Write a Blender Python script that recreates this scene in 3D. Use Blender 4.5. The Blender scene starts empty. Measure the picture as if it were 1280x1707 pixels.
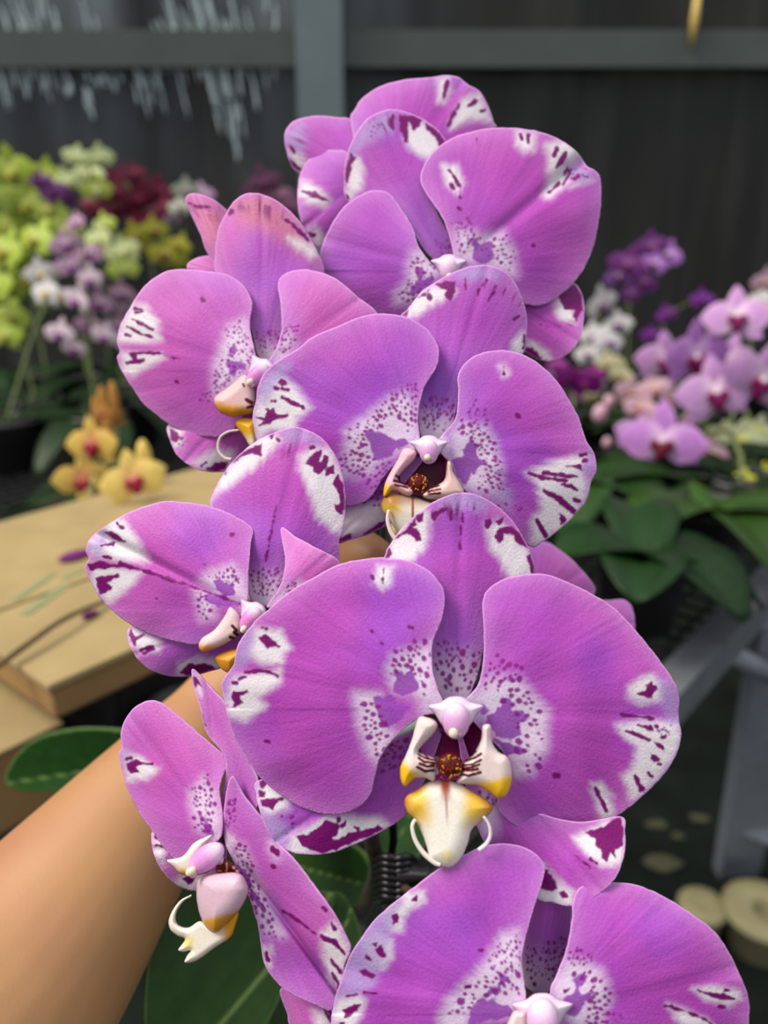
import bpy, bmesh, math, random
import numpy as np
from mathutils import Vector, Matrix, geometry

# ------------------------------------------------------------------ camera, light, exposure
scene = bpy.context.scene
col_link = scene.collection.objects.link
IMG_W, IMG_H, FPX = 1280.0, 1707.0, 1350.0
CAM = np.array([0.0, 0.0, 1.2])
PITCH = math.radians(20)
FWD = np.array([0, math.cos(PITCH), -math.sin(PITCH)])
UP = np.array([0, math.sin(PITCH), math.cos(PITCH)])
RIGHT = np.array([1.0, 0, 0])

cam_data = bpy.data.cameras.new('camera')
cam_data.sensor_fit = 'VERTICAL'
cam_data.sensor_height = 36.0
cam_data.lens = 36.0 * FPX / IMG_H
cam_data.clip_start = 0.01
cam_data.dof.use_dof = True
cam_data.dof.focus_distance = 0.236
cam_data.dof.aperture_fstop = cam_data.lens / 3.6
cam = bpy.data.objects.new('camera', cam_data)
col_link(cam)
cam.location = CAM
cam.rotation_euler = (math.pi / 2 - PITCH, 0, 0)
scene.camera = cam

world = bpy.data.worlds.new('world')
scene.world = world
world.use_nodes = True
bgn = world.node_tree.nodes['Background']
wn, wl = world.node_tree.nodes, world.node_tree.links
wtc = wn.new('ShaderNodeTexCoord'); wsep = wn.new('ShaderNodeSeparateXYZ'); wr = wn.new('ShaderNodeValToRGB')
wl.new(wtc.outputs['Generated'], wsep.inputs[0])
wmr = wn.new('ShaderNodeMapRange'); wmr.inputs['From Min'].default_value = -1
wl.new(wsep.outputs['Z'], wmr.inputs['Value']); wl.new(wmr.outputs[0], wr.inputs[0])
we = wr.color_ramp.elements          # dim greenery below, bright translucent roof above
we[0].position = 0.40; we[0].color = (0.05, 0.055, 0.05, 1)
we[1].position = 0.85; we[1].color = (1.0, 1.02, 1.06, 1)
we.new(0.52).color = (0.42, 0.44, 0.48, 1)
wl.new(wr.outputs[0], bgn.inputs[0])
bgn.inputs[1].default_value = 1.02
sun_data = bpy.data.lights.new('sun', 'SUN')
sun_data.energy = 3.4
sun_data.angle = math.radians(26)
sun_data.color = (1.0, 0.93, 0.82)
sun = bpy.data.objects.new('sun', sun_data)
col_link(sun)
sun.rotation_euler = Vector((-0.62, -0.16, 0.85)).to_track_quat('Z', 'Y').to_euler()
scene.view_settings.view_transform = 'Standard'
scene.view_settings.look = 'None'
scene.view_settings.gamma = 1.0
scene.view_settings.use_curve_mapping = False
scene.view_settings.exposure = 0.12

# ------------------------------------------------------------------ helpers
def P(x, y, d):
    """World point seen at photo position x, y at depth d along the camera axis."""
    return CAM + d * (FWD + RIGHT * (x - IMG_W / 2) / FPX - UP * (y - IMG_H / 2) / FPX)

def PN(xy, d):
    xy = np.asarray(xy, float); d = np.asarray(d, float)[:, None]
    return CAM + d * (FWD + RIGHT * (xy[:, :1] - IMG_W / 2) / FPX - UP * (xy[:, 1:2] - IMG_H / 2) / FPX)

def on_plane(x, y, z):
    v = FWD + RIGHT * (x - IMG_W / 2) / FPX - UP * (y - IMG_H / 2) / FPX
    return CAM + v * ((z - CAM[2]) / v[2])

def lin(c):
    c = np.asarray(c, float) / 255.0
    return np.where(c <= 0.04045, c / 12.92, ((c + 0.055) / 1.055) ** 2.4)

def tag(o, label=None, cat=None, group=None, kind=None):
    if label: o['label'] = label
    if cat: o['category'] = cat
    if group: o['group'] = group
    if kind: o['kind'] = kind
    return o

def empty(name, loc, parent=None):
    o = bpy.data.objects.new(name, None)
    o.empty_display_size = 0.02
    col_link(o)
    o.location = tuple(loc)
    if parent: parent_to(o, parent)
    return o

def world_loc(o):
    v = Vector((0, 0, 0))
    while o: v = v + o.location; o = o.parent
    return v

def parent_to(o, parent):
    o.parent = parent

def obj(name, verts, faces, material, parent=None, cols=None, smooth=True):
    """Link one mesh object; verts are world positions, rewritten relative to the parent chain."""
    off = np.array(world_loc(parent)) if parent else np.zeros(3)
    me = bpy.data.meshes.new(name)
    v = np.asarray(verts, float) - off
    me.from_pydata(v.tolist(), [], faces)
    if smooth:
        me.polygons.foreach_set('use_smooth', [True] * len(me.polygons))
    if cols is not None:
        a = me.color_attributes.new('Col', 'FLOAT_COLOR', 'POINT')
        c = np.ones((len(v), 4), np.float32); c[:, :3] = cols
        a.data.foreach_set('color', c.ravel())
    me.materials.append(material)
    me.update()
    o = bpy.data.objects.new(name, me)
    col_link(o)
    if parent: o.parent = parent
    return o

class MB:
    """Collects boxes, tubes and lathes (world space) into one mesh."""
    def __init__(self): self.v = []; self.f = []; self.c = []
    def add(self, v, f, c=None):
        n = len(self.v)
        self.v += [tuple(p) for p in v]
        self.f += [tuple(i + n for i in q) for q in f]
        self.c += [tuple(c) if c is not None else (0.5, 0.5, 0.5)] * len(v) if c is None or np.ndim(c) == 1 else [tuple(q) for q in c]
    def box(self, a, b, w, h, up=(0, 0, 1), c=None):
        a = np.array(a, float); b = np.array(b, float); d = (b - a) / np.linalg.norm(b - a)
        s = np.cross(d, up); s /= np.linalg.norm(s); u = np.cross(s, d)
        v = [p + s * w / 2 * i + u * h / 2 * j for p in (a, b) for i, j in ((-1, -1), (1, -1), (1, 1), (-1, 1))]
        self.add(v, [(0, 1, 2, 3), (7, 6, 5, 4), (0, 4, 5, 1), (1, 5, 6, 2), (2, 6, 7, 3), (3, 7, 4, 0)], c)
    def tube(self, pts, rad, n=8, c=None, sub=1):
        pts = np.array(pts, float); k = len(pts)
        rad = np.ones(k) * rad if np.ndim(rad) == 0 else np.array(rad, float)
        if sub > 1 and k > 2:
            t = np.linspace(0, k - 1, (k - 1) * sub + 1); pts = catmull(pts, t); rad = np.interp(t, np.arange(k), rad); k = len(pts)
        v = []; ref = None
        for i in range(k):
            d = pts[min(i + 1, k - 1)] - pts[max(i - 1, 0)]; d /= np.linalg.norm(d) + 1e-12
            if ref is None:
                ref = np.cross(d, (0.3, 0.2, 0.9)); 
            ref = ref - d * ref.dot(d); ref /= np.linalg.norm(ref) + 1e-12
            bi = np.cross(d, ref)
            for j in range(n):
                a = 2 * math.pi * j / n
                v.append(pts[i] + rad[i] * (ref * math.cos(a) + bi * math.sin(a)))
        f = [(i * n + j, i * n + (j + 1) % n, (i + 1) * n + (j + 1) % n, (i + 1) * n + j) for i in range(k - 1) for j in range(n)]
        f += [tuple(range(n - 1, -1, -1)), tuple((k - 1) * n + j for j in range(n))]
        self.add(v, f, c)
    def lathe(self, loc, prof, n=24, c=None):
        v = []
        for r, z in prof:
            for j in range(n):
                a = 2 * math.pi * j / n
                v.append((loc[0] + r * math.cos(a), loc[1] + r * math.sin(a), loc[2] + z))
        k = len(prof)
        f = [(i * n + j, i * n + (j + 1) % n, (i + 1) * n + (j + 1) % n, (i + 1) * n + j) for i in range(k - 1) for j in range(n)]
        self.add(v, f, c)
    def ball(self, loc, r, n=10, c=None, axes=None):
        ax = np.eye(3) if axes is None else np.array(axes)
        r = np.ones(3) * r if np.ndim(r) == 0 else np.array(r, float)
        v = []; m = n // 2 + 2
        for i in range(m + 1):
            th = math.pi * min(max(i / m, 0.02), 0.98)
            for j in range(n):
                a = 2 * math.pi * j / n
                q = np.array([math.sin(th) * math.cos(a), math.sin(th) * math.sin(a), math.cos(th)]) * r
                v.append(np.array(loc) + q @ ax)
        f = [(i * n + j, (i + 1) * n + j, (i + 1) * n + (j + 1) % n, i * n + (j + 1) % n) for i in range(m) for j in range(n)]
        f += [tuple(range(n)), tuple(m * n + j for j in range(n - 1, -1, -1))]
        self.add(v, f, c)
    def build(self, name, m, parent=None, smooth=True, cols=False):
        return obj(name, np.array(self.v), self.f, m, parent, np.array(self.c) if cols else None, smooth)

def catmull(pts, t, closed=False):
    n = len(pts); i = np.floor(t).astype(int); f = (t - i)[:, None]
    if closed:
        g = lambda k: pts[(i + k) % n]
    else:
        i = np.minimum(i, n - 2); f = (t - i)[:, None]
        g = lambda k: pts[np.clip(i + k, 0, n - 1)]
    a, b, c, d = g(-1), g(0), g(1), g(2)
    return 0.5 * (2 * b + (c - a) * f + (2 * a - 5 * b + 4 * c - d) * f ** 2 + (3 * b - a - 3 * c + d) * f ** 3)

def vnoise(x, y, seed=0):
    xi = np.floor(x).astype(np.int64); yi = np.floor(y).astype(np.int64)
    fx = x - xi; fy = y - yi; fx = fx * fx * (3 - 2 * fx); fy = fy * fy * (3 - 2 * fy)
    def h(a, b):
        k = (a * 374761393 + b * 668265263 + seed * 982451653) & 0x7fffffff
        k = ((k ^ (k >> 13)) * 1274126177) & 0x7fffffff
        return ((k ^ (k >> 16)) & 0xffff) / 65535.0
    return (h(xi, yi) * (1 - fx) + h(xi + 1, yi) * fx) * (1 - fy) + (h(xi, yi + 1) * (1 - fx) + h(xi + 1, yi + 1) * fx) * fy

def sstep(a, b, x):
    t = np.clip((x - a) / (b - a), 0, 1); return t * t * (3 - 2 * t)

def poly_sd(p, poly):
    """Signed distance of points to a closed polygon, negative inside."""
    p = np.asarray(p, float); poly = np.asarray(poly, float)
    best = np.full(len(p), 1e18); ins = np.zeros(len(p), bool)
    m = len(poly)
    for i in range(m):
        a = poly[i]; b = poly[(i + 1) % m]; e = b - a; w = p - a
        t = np.clip((w @ e) / (e @ e + 1e-12), 0, 1)
        q = w - t[:, None] * e
        best = np.minimum(best, (q * q).sum(1))
        cr = ((a[1] <= p[:, 1]) != (b[1] <= p[:, 1]))
        if abs(e[1]) > 1e-9:
            ins ^= cr & (p[:, 0] < a[0] + (p[:, 1] - a[1]) / e[1] * e[0])
    d = np.sqrt(best); return np.where(ins, -d, d)

def stroke_sd(p, pts, w):
    """Distance to a polyline of width w (a number, or one per vertex)."""
    pts = np.asarray(pts, float); w = np.ones(len(pts)) * w if np.ndim(w) == 0 else np.asarray(w, float)
    best = np.full(len(p), 1e9)
    for i in range(len(pts) - 1):
        a = pts[i]; b = pts[i + 1]; e = b - a; q = p - a
        t = np.clip((q @ e) / (e @ e + 1e-12), 0, 1)
        d = np.sqrt(((q - t[:, None] * e) ** 2).sum(1)) - (w[i] + t * (w[i + 1] - w[i])) / 2
        best = np.minimum(best, d)
    return best

# ------------------------------------------------------------------ materials
def new_mat(name):
    m = bpy.data.materials.new(name); m.use_nodes = True
    nt = m.node_tree
    return m, nt, nt.nodes, nt.links, nt.nodes['Principled BSDF']

def plain(name, rgb, rough=0.5, metal=0.0, noise=0.0, nscale=40.0, bump=0.0, spec=0.5, stretch=None, coat=0.0):
    m, nt, N, L, b = new_mat(name)
    c = tuple(lin(rgb)) + (1,)
    b.inputs['Base Color'].default_value = c
    b.inputs['Roughness'].default_value = rough
    b.inputs['Metallic'].default_value = metal
    b.inputs['Specular IOR Level'].default_value = spec
    b.inputs['Coat Weight'].default_value = coat
    if noise or bump:
        tc = N.new('ShaderNodeTexCoord'); mp = N.new('ShaderNodeMapping'); nz = N.new('ShaderNodeTexNoise')
        if stretch: mp.inputs['Scale'].default_value = stretch
        nz.inputs['Scale'].default_value = nscale; nz.inputs['Detail'].default_value = 5
        L.new(tc.outputs['Object'], mp.inputs[0]); L.new(mp.outputs[0], nz.inputs['Vector'])
        if noise:
            r = N.new('ShaderNodeValToRGB')
            r.color_ramp.elements[0].position = 0.3; r.color_ramp.elements[1].position = 0.7
            r.color_ramp.elements[0].color = tuple(x * (1 - noise) for x in c[:3]) + (1,)
            r.color_ramp.elements[1].color = tuple(min(1, x * (1 + noise)) for x in c[:3]) + (1,)
            L.new(nz.outputs[0], r.inputs[0]); L.new(r.outputs[0], b.inputs['Base Color'])
        if bump:
            bp = N.new('ShaderNodeBump'); bp.inputs['Strength'].default_value = bump; bp.inputs['Distance'].default_value = 0.002
            L.new(nz.outputs[0], bp.inputs['Height']); L.new(bp.outputs[0], b.inputs['Normal'])
    return m

def petal_mat(name, transl=0.25, rough=0.5, cell=1500.0, mott=0.10, bump=0.25, spec=0.25):
    """Vertex-coloured plant tissue that lets some light through, with a fine cell texture."""
    m, nt, N, L, b = new_mat(name)
    at = N.new('ShaderNodeVertexColor'); at.layer_name = 'Col'
    tc = N.new('ShaderNodeTexCoord')
    nz = N.new('ShaderNodeTexNoise'); nz.inputs['Scale'].default_value = cell; nz.inputs['Detail'].default_value = 2
    L.new(tc.outputs['Object'], nz.inputs['Vector'])
    mr = N.new('ShaderNodeMapRange')
    mr.inputs['From Min'].default_value = 0.3; mr.inputs['From Max'].default_value = 0.7
    mr.inputs['To Min'].default_value = 1 - mott; mr.inputs['To Max'].default_value = 1 + mott
    L.new(nz.outputs[0], mr.inputs['Value'])
    mu = N.new('ShaderNodeVectorMath'); mu.operation = 'SCALE'
    L.new(at.outputs['Color'], mu.inputs[0]); L.new(mr.outputs[0], mu.inputs['Scale'])
    b.inputs['Roughness'].default_value = rough; b.inputs['Specular IOR Level'].default_value = spec
    L.new(mu.outputs[0], b.inputs['Base Color'])
    bp = N.new('ShaderNodeBump'); bp.inputs['Strength'].default_value = bump; bp.inputs['Distance'].default_value = 0.0006
    L.new(nz.outputs[0], bp.inputs['Height']); L.new(bp.outputs[0], b.inputs['Normal'])
    tr = N.new('ShaderNodeBsdfTranslucent'); L.new(mu.outputs[0], tr.inputs[0])
    mx = N.new('ShaderNodeMixShader'); mx.inputs[0].default_value = transl
    L.new(b.outputs[0], mx.inputs[1]); L.new(tr.outputs[0], mx.inputs[2])
    L.new(mx.outputs[0], N['Material Output'].inputs['Surface'])
    return m

M_PETAL = petal_mat('orchid_petal', transl=0.28, mott=0.07, bump=0.3)
M_LIP = petal_mat('orchid_lip', transl=0.2, rough=0.35, mott=0.05, bump=0.1)
M_BGFLOWER = petal_mat('distant_petal', transl=0.3, cell=150, mott=0.08, bump=0.1)
M_LEAF = petal_mat('orchid_leaf', transl=0.06, rough=0.42, cell=120, mott=0.12, bump=0.08, spec=0.16)
M_SPIKE = plain('dark_spike', (62, 52, 44), 0.5, noise=0.3, nscale=200)
M_BLACK = plain('black_plastic', (20, 19, 22), 0.35)
M_STEEL = plain('grey_steel', (104, 108, 112), 0.5, metal=0.2, noise=0.15, nscale=30)
M_PALESTEEL = plain('pale_painted_steel', (128, 134, 142), 0.55, noise=0.12, nscale=30)
M_WIRE = plain('black_wire', (30, 30, 31), 0.5)
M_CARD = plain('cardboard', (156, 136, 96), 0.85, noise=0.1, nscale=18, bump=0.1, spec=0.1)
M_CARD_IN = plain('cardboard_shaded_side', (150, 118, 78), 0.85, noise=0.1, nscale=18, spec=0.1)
M_PRINT = plain('faded_green_print', (128, 134, 96), 0.85, spec=0.1)
M_POTDARK = plain('dark_plastic_pot', (40, 38, 40), 0.45)
M_POTCREAM = plain('cream_plastic_pot', (150, 142, 104), 0.6, noise=0.12, nscale=25)
M_CLEARPOT = plain('cloudy_plastic_pot', (120, 138, 122), 0.3, noise=0.15, nscale=30)
M_BARK = plain('bark_compost', (52, 38, 28), 0.9, noise=0.5, nscale=90, bump=0.6)
M_STEM = plain('green_stem', (92, 104, 54), 0.5, noise=0.2, nscale=60)
M_BROWNSTEM = plain('dry_stem', (96, 74, 48), 0.7, noise=0.2, nscale=60)
# ------------------------------------------------------------------ petals: outline, depth, pigment and painted shade
CROPS = {'': (0, 0, 1), 'Z1': (360, 800, 3.048), 'Z2': (740, 920, 3.048), 'Z3': (340, 1150, 3.048), 'Z4': (620, 1130, 4.571),
         'A1': (440, 100, 3.2), 'A2': (680, 180, 3.556), 'A3': (180, 310, 2.667), 'A4': (410, 430, 3.556), 'A5': (670, 430, 3.415),
         'B1': (130, 700, 2.723), 'B2': (180, 1100, 2.812), 'B3': (540, 1390, 3.368), 'B4': (860, 1350, 3.048), 'B5': (620, 800, 3.368)}

def pts(s, k=''):
    x0, y0, sc = CROPS[k]
    a = np.array([[float(q) for q in t.split(',')] for t in s.split()])
    return a / sc + np.array([x0, y0])

PINK, DEEP, WHITE, MARK, SPOT, BLOT, RIM = (lin(c) for c in
    ((198, 88, 194), (182, 68, 184), (240, 234, 238), (128, 14, 112), (146, 32, 142), (156, 72, 182), (226, 172, 226)))
PALE = lin((236, 218, 240))
ROSE, VIOLET, LILAC, SALMON = (lin(c) for c in ((212, 104, 184), (148, 78, 204), (186, 158, 214), (214, 130, 150)))

def mixc(a, b, t): return a * (1 - t)[:, None] + np.asarray(b) * t[:, None]

def sheet(name, outline, depth, colour, mat, parent, spacing=2.3, thick=0.0005, ripple=0.6, extra=None, label=None):
    """A thin solid tissue: closed outline, depth field and colour field in the photo's frame, built at real size."""
    o = np.asarray(outline, float); m = len(o)
    dense = catmull(o, np.linspace(0, m, m * 24, endpoint=False), closed=True)
    seg = np.linalg.norm(np.roll(dense, -1, 0) - dense, axis=1); L = seg.sum()
    cum = np.concatenate([[0], np.cumsum(seg)]); n = max(16, int(L / spacing))
    u = np.linspace(0, L, n, endpoint=False)
    dd = np.vstack([dense, dense[:1]])
    ring = np.stack([np.interp(u, cum, dd[:, 0]), np.interp(u, cum, dd[:, 1])], 1)
    if ripple:
        cen = ring.mean(0); d = ring - cen; d /= np.linalg.norm(d, axis=1)[:, None] + 1e-9
        ring = ring + d * ((vnoise(ring[:, 0] / 9, ring[:, 1] / 9, 5) - 0.5) * 2 * ripple)[:, None]
    lo = ring.min(0); hi = ring.max(0)
    gx = np.arange(lo[0], hi[0], spacing); gy = np.arange(lo[1], hi[1], spacing * 0.866)
    X, Y = np.meshgrid(gx, gy); X = X + (np.arange(len(gy)) % 2 * spacing / 2)[:, None]
    q = np.stack([X.ravel(), Y.ravel()], 1)
    sd = poly_sd(q, ring); q = q[sd < -spacing * 0.55]
    if extra is not None: q = np.vstack([q, extra])
    allp = np.vstack([ring, q])
    vs = [Vector(p) for p in allp]
    ed = [(i, (i + 1) % n) for i in range(n)]
    v2, _, f2, _, _, _ = geometry.delaunay_2d_cdt(vs, ed, [], 1, 1e-4)
    pv = np.array([(v[0], v[1]) for v in v2])
    f = [tuple(t) for t in f2]
    a, b, c = (pv[f[0][i]] for i in range(3))
    if (b[0] - a[0]) * (c[1] - a[1]) - (b[1] - a[1]) * (c[0] - a[0]) > 0:
        f = [t[::-1] for t in f]
    edge = -poly_sd(pv, ring)
    ob = obj(name, PN(pv, depth(pv)), f, mat, parent, np.clip(colour(pv, edge), 0, 1))
    if thick:
        md = ob.modifiers.new('thickness', 'SOLIDIFY'); md.thickness = thick; md.offset = -1
    if label: ob['label'] = label
    return ob

class Flower:
    def __init__(self, parent, c, D, gx=0.0, gy=0.0, rose=0.0, violet=0.0, label=None):
        self.c = np.array(c, float); self.D = D; self.gx = gx; self.gy = gy; self.rose = rose; self.violet = violet
        self.root = empty('flower', P(c[0], c[1], D), parent)
        self.seed = int(c[0] * 7 + c[1])
        if label: self.root['label'] = label
    def plane(self, p): return self.D + self.gx * (p[:, 0] - self.c[0]) + self.gy * (p[:, 1] - self.c[1])

    def petal(self, name, outline, base, off=0.0, slope=0.0, curv=0.006, cross=0.007, fold=0.0, crease=0.0, white=(), marks=(), spots=(), blots=(),
              lilac=(), base_white=0.0, rose=None, violet=None, salmon=(), fine=(), feather=9.0, rip=0.0005, name_label=None, sepal=False):
        o = np.asarray(outline, float); b = np.array(base, float)
        far = o[np.argmax(((o - b) ** 2).sum(1))]; cen = o.mean(0)
        ax = (0.5 * (far - b) + (cen - b)); ln = np.linalg.norm(far - b); ax = ax / np.linalg.norm(ax)
        lat = np.array([-ax[1], ax[0]])
        self.seed += 17; seed = self.seed
        wid = np.abs((o - b) @ lat).max()
        def depth(p):
            r = p - b; s = (r @ ax) / ln; t = (r @ lat) / wid
            n1 = vnoise(np.arctan2(r[:, 1], r[:, 0]) * 7 + 40, s * 2, seed) - 0.5
            n2 = vnoise(p[:, 0] / 60, p[:, 1] / 60, seed + 3) - 0.5
            mid = np.exp(-(t / 0.07) ** 2) * np.clip(s, 0, 1)
            return (self.plane(p) + off + slope * s + curv * s * np.abs(s) + cross * t * t + fold * np.abs(t)
                    + rip * 1.6 * n1 * np.clip(s, 0, 1.2) ** 1.5 + rip * 3.0 * n2 + mid * (0.0005 + crease) - 0.00009 * (vnoise(np.arctan2(r @ lat, r @ ax) * 38 + 90, s * 3, seed + 21) - 0.5) * np.clip(s * 2, 0, 1))
        R = self.rose if rose is None else rose
        V = self.violet if violet is None else violet
        rng = random.Random(seed)
        dots = []
        for (poly, count, r0, r1) in spots:
            poly = np.asarray(poly); lo = poly.min(0); hi = poly.max(0); got = []; tries = 0
            while len(got) < count * 0.82 and tries < count * 40:
                tries += 1
                q = np.array([rng.uniform(lo[0], hi[0]), rng.uniform(lo[1], hi[1])])
                if poly_sd(q[None], poly)[0] > 0: continue
                r = rng.uniform(r0, r1) * rng.uniform(0.75, 1.3)
                if any(np.hypot(*(q - g[0])) < (r + g[1]) * 1.15 for g in got): continue
                got.append((q, r))
            dots += got
        def colour(p, edge):
            r = p - b; dist = np.linalg.norm(r, axis=1); s = (r @ ax) / ln
            ang = np.arctan2(r @ lat, r @ ax)
            n = vnoise(p[:, 0] / 45, p[:, 1] / 45, seed); nf = vnoise(p[:, 0] / 5, p[:, 1] / 5, seed + 1)
            streak = vnoise(ang * 34 + 100, dist / 60, seed + 2); fs = vnoise(ang * 90 + 200, dist / 90, seed + 7)
            c = mixc(np.tile(PINK, (len(p), 1)), DEEP, np.clip(0.15 + 0.55 * n, 0, 1))
            c = mixc(c, ROSE, np.full(len(p), R)); c = mixc(c, VIOLET, np.full(len(p), V))
            if sepal: c = mixc(c, VIOLET, 0.45 * sstep(0.75, 0.25, s) * sstep(0.05, 0.2, s))  # shade between the petals painted on the sepal as violet
            vz = vnoise(p[:, 0] / 110 + 3, p[:, 1] / 110, seed + 41)
            c = mixc(c, VIOLET * 1.12, 0.36 * sstep(0.48, 0.85, vz) + 0.18 * sstep(0.62, 0.3, s))  # violet patches, with a shadow tint painted in towards the base
            c = mixc(c, RIM, 0.13 * sstep(80, 5, edge))
            c = c * (1 + 0.10 * (fs - 0.5) + 0.10 * (streak - 0.5))[:, None]
            c = mixc(c, RIM, 0.22 * sstep(28, 0, edge))
            for poly in salmon: c = mixc(c, SALMON, 0.75 * sstep(22, -22, poly_sd(p, poly)))
            w = np.zeros(len(p)); wob = (streak - 0.5) * 9 + (nf - 0.5) * 4
            wb = np.zeros(len(p))
            for poly in white:
                inner = np.linalg.norm(np.asarray(poly).mean(0) - b) < 0.5 * ln and not sepal
                ft = feather * (1.9 if inner else 1.2)
                k = sstep(ft, -ft, poly_sd(p, poly) + wob * 0.7)
                if inner: wb = np.maximum(wb, k)
                else: w = np.maximum(w, k)
            if base_white: wb = np.maximum(wb, sstep(base_white * 1.7, base_white * 0.6, dist + wob))
            c = mixc(c, PALE, wb * 0.93); c = mixc(c, WHITE, w * 0.97)
            for poly in lilac: c = mixc(c, LILAC, 0.8 * sstep(12, -12, poly_sd(p, poly) + wob))
            wob2 = (nf - 0.5) * 3.0
            for poly in blots: c = mixc(c, BLOT * (0.9 + 0.25 * n[:, None]), 0.93 * sstep(1.6, -1.6, poly_sd(p, poly) + wob2 * 1.3 + (vnoise(p[:, 0] / 11, p[:, 1] / 11, seed + 31) - 0.5) * 9))
            for q, rad in dots:
                near = np.abs(r + b - q).max(1) < rad * 2.5
                if not near.any(): continue
                d = p[near] - q; dirr = q - b; dirr = dirr / (np.linalg.norm(dirr) + 1e-9)
                a_ = d @ dirr; l_ = d @ np.array([-dirr[1], dirr[0]])
                e = np.sqrt((a_ / 1.18) ** 2 + (l_ / 0.92) ** 2) - rad + wob2[near] * 0.75
                c[near] = mixc(c[near], SPOT, 0.95 * sstep(1.3, -1.3, e))
            for mk in marks:
                d = stroke_sd(p, mk[0], mk[1]) if len(mk) == 2 else poly_sd(p, mk[0])
                c = mixc(c, MARK, sstep(1.3, -1.3, d + wob2 * 0.9 + (vnoise(p[:, 0] / 8, p[:, 1] / 8, seed + 33) - 0.5) * 3 - 1.0))
            for (poly, dens) in fine:      # streaky pigment along the veins
                k = sstep(10, -14, poly_sd(p, poly)); v = vnoise(ang * 60 + 50, dist / 26, seed + 11)
                c = mixc(c, MARK, k * sstep(1 - dens, 1 - dens + 0.12, v) * 0.8)
            c = mixc(c, RIM * 1.08, 0.75 * sstep(3.2, 0.4, edge))  # pale margin, with the lit edge painted in
            return c
        return sheet(name, o, depth, colour, M_PETAL, self.root, label=name_label)

    def part(self, name, outline, off, colour, bulge=0.004, thick=0.0006, spacing=1.7, slope=(0, 0), mat=None, label=None, edge_px=30.0):
        """Lip lobes and other fleshy pieces: domed towards the camera."""
        o = np.asarray(outline, float); cen = o.mean(0)
        ring = o
        def depth(p):
            e = np.clip(-poly_sd(p, catmull(ring, np.linspace(0, len(ring), len(ring) * 6, endpoint=False), True)), 0, edge_px) / edge_px
            return self.plane(p) + off - bulge * np.sqrt(1 - (1 - e) ** 2) + slope[0] * (p[:, 0] - cen[0]) + slope[1] * (p[:, 1] - cen[1])
        return sheet(name, o, depth, colour, mat or M_LIP, self.root, spacing, thick, 0.2, label=label)

    def cord(self, name, path, off, r0, r1, rgb, label=None):
        p = np.asarray(path, float); d = self.plane(p) + (off if np.ndim(off) else np.full(len(p), off))
        mb = MB(); mb.tube(PN(p, d), np.linspace(r0, r1, len(p)), 8, lin(rgb), 5)
        return mb.build(name, M_LIP, self.root, cols=True)

    def column(self, c, rx, ry, off, ang=0.0, rgb=(222, 166, 216), tip=None, tint=(240, 222, 236), collar=1.0):
        """The rounded column with its anther cap, plus a pale collar at its base."""
        x, y = c; D = self.D + off
        k = D / FPX; ca, sa = math.cos(ang), math.sin(ang)
        ex = RIGHT * ca - UP * sa; ey = -RIGHT * sa - UP * ca
        ax = np.array([ex, ey, FWD])
        m = MB(); cen = P(x, y, D)
        m.ball(cen, (rx * k, ry * k, rx * k * 0.9), 20, None, ax)
        v = np.array(m.v); rel = (v - cen) @ ey / (ry * k)
        m.c = [tuple(q) for q in mixc(np.tile(lin(rgb), (len(v), 1)), lin(tint), sstep(-0.1, -0.9, rel) * 0.9 + 0.5 * sstep(0.3, 1.0, rel))]
        o = m.build('column', M_LIP, self.root, cols=True)
        if collar:
            poly = np.array([(-2.0, -0.78), (-1.1, -1.0), (-0.45, -1.28), (0.45, -1.28), (1.1, -1.0), (2.0, -0.78), (1.5, -0.3), (0.9, 0.35), (0, 0.5), (-0.9, 0.35), (-1.5, -0.3)]) * [rx * collar, ry * collar]
            poly = np.stack([poly[:, 0] * ca - poly[:, 1] * sa, poly[:, 0] * sa + poly[:, 1] * ca], 1) + [x, y]
            self.part('column_collar', poly, off * 0.5, lambda p, e: mixc(np.tile(lin((240, 222, 238)), (len(p), 1)), lin((226, 178, 224)), 0.5 * sstep(10, 0, e)), bulge=0.0022, edge_px=rx * 0.8)
        tx, ty = tip if tip is not None else (0.0, 0.72)
        m2 = MB(); q = P(x, y, D) + ex * rx * k * tx + ey * ry * k * ty - FWD * rx * k * 0.75
        m2.ball(q, (rx * 0.36 * k, ry * 0.30 * k, rx * 0.30 * k), 12, lin((238, 220, 196)), ax)
        m2.ball(q + ex * rx * 0.42 * k + ey * ry * 0.06 * k + FWD * rx * k * 0.2, (rx * 0.24 * k, ry * 0.2 * k, rx * 0.2 * k), 10, lin((226, 176, 206)), ax)
        m2.build('anther_cap', M_LIP, self.root, cols=True)
        return o

def flatc(rgb): return lambda p, e: np.tile(lin(rgb), (len(p), 1))

# ------------------------------------------------------------------ the orchid held in front of the camera
orchid = empty('moth_orchid', on_plane(585, 1490, 0.80))
tag(orchid, 'tall moth orchid held up close, large pink flowers with white edges and magenta streaks', 'orchid')

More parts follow.
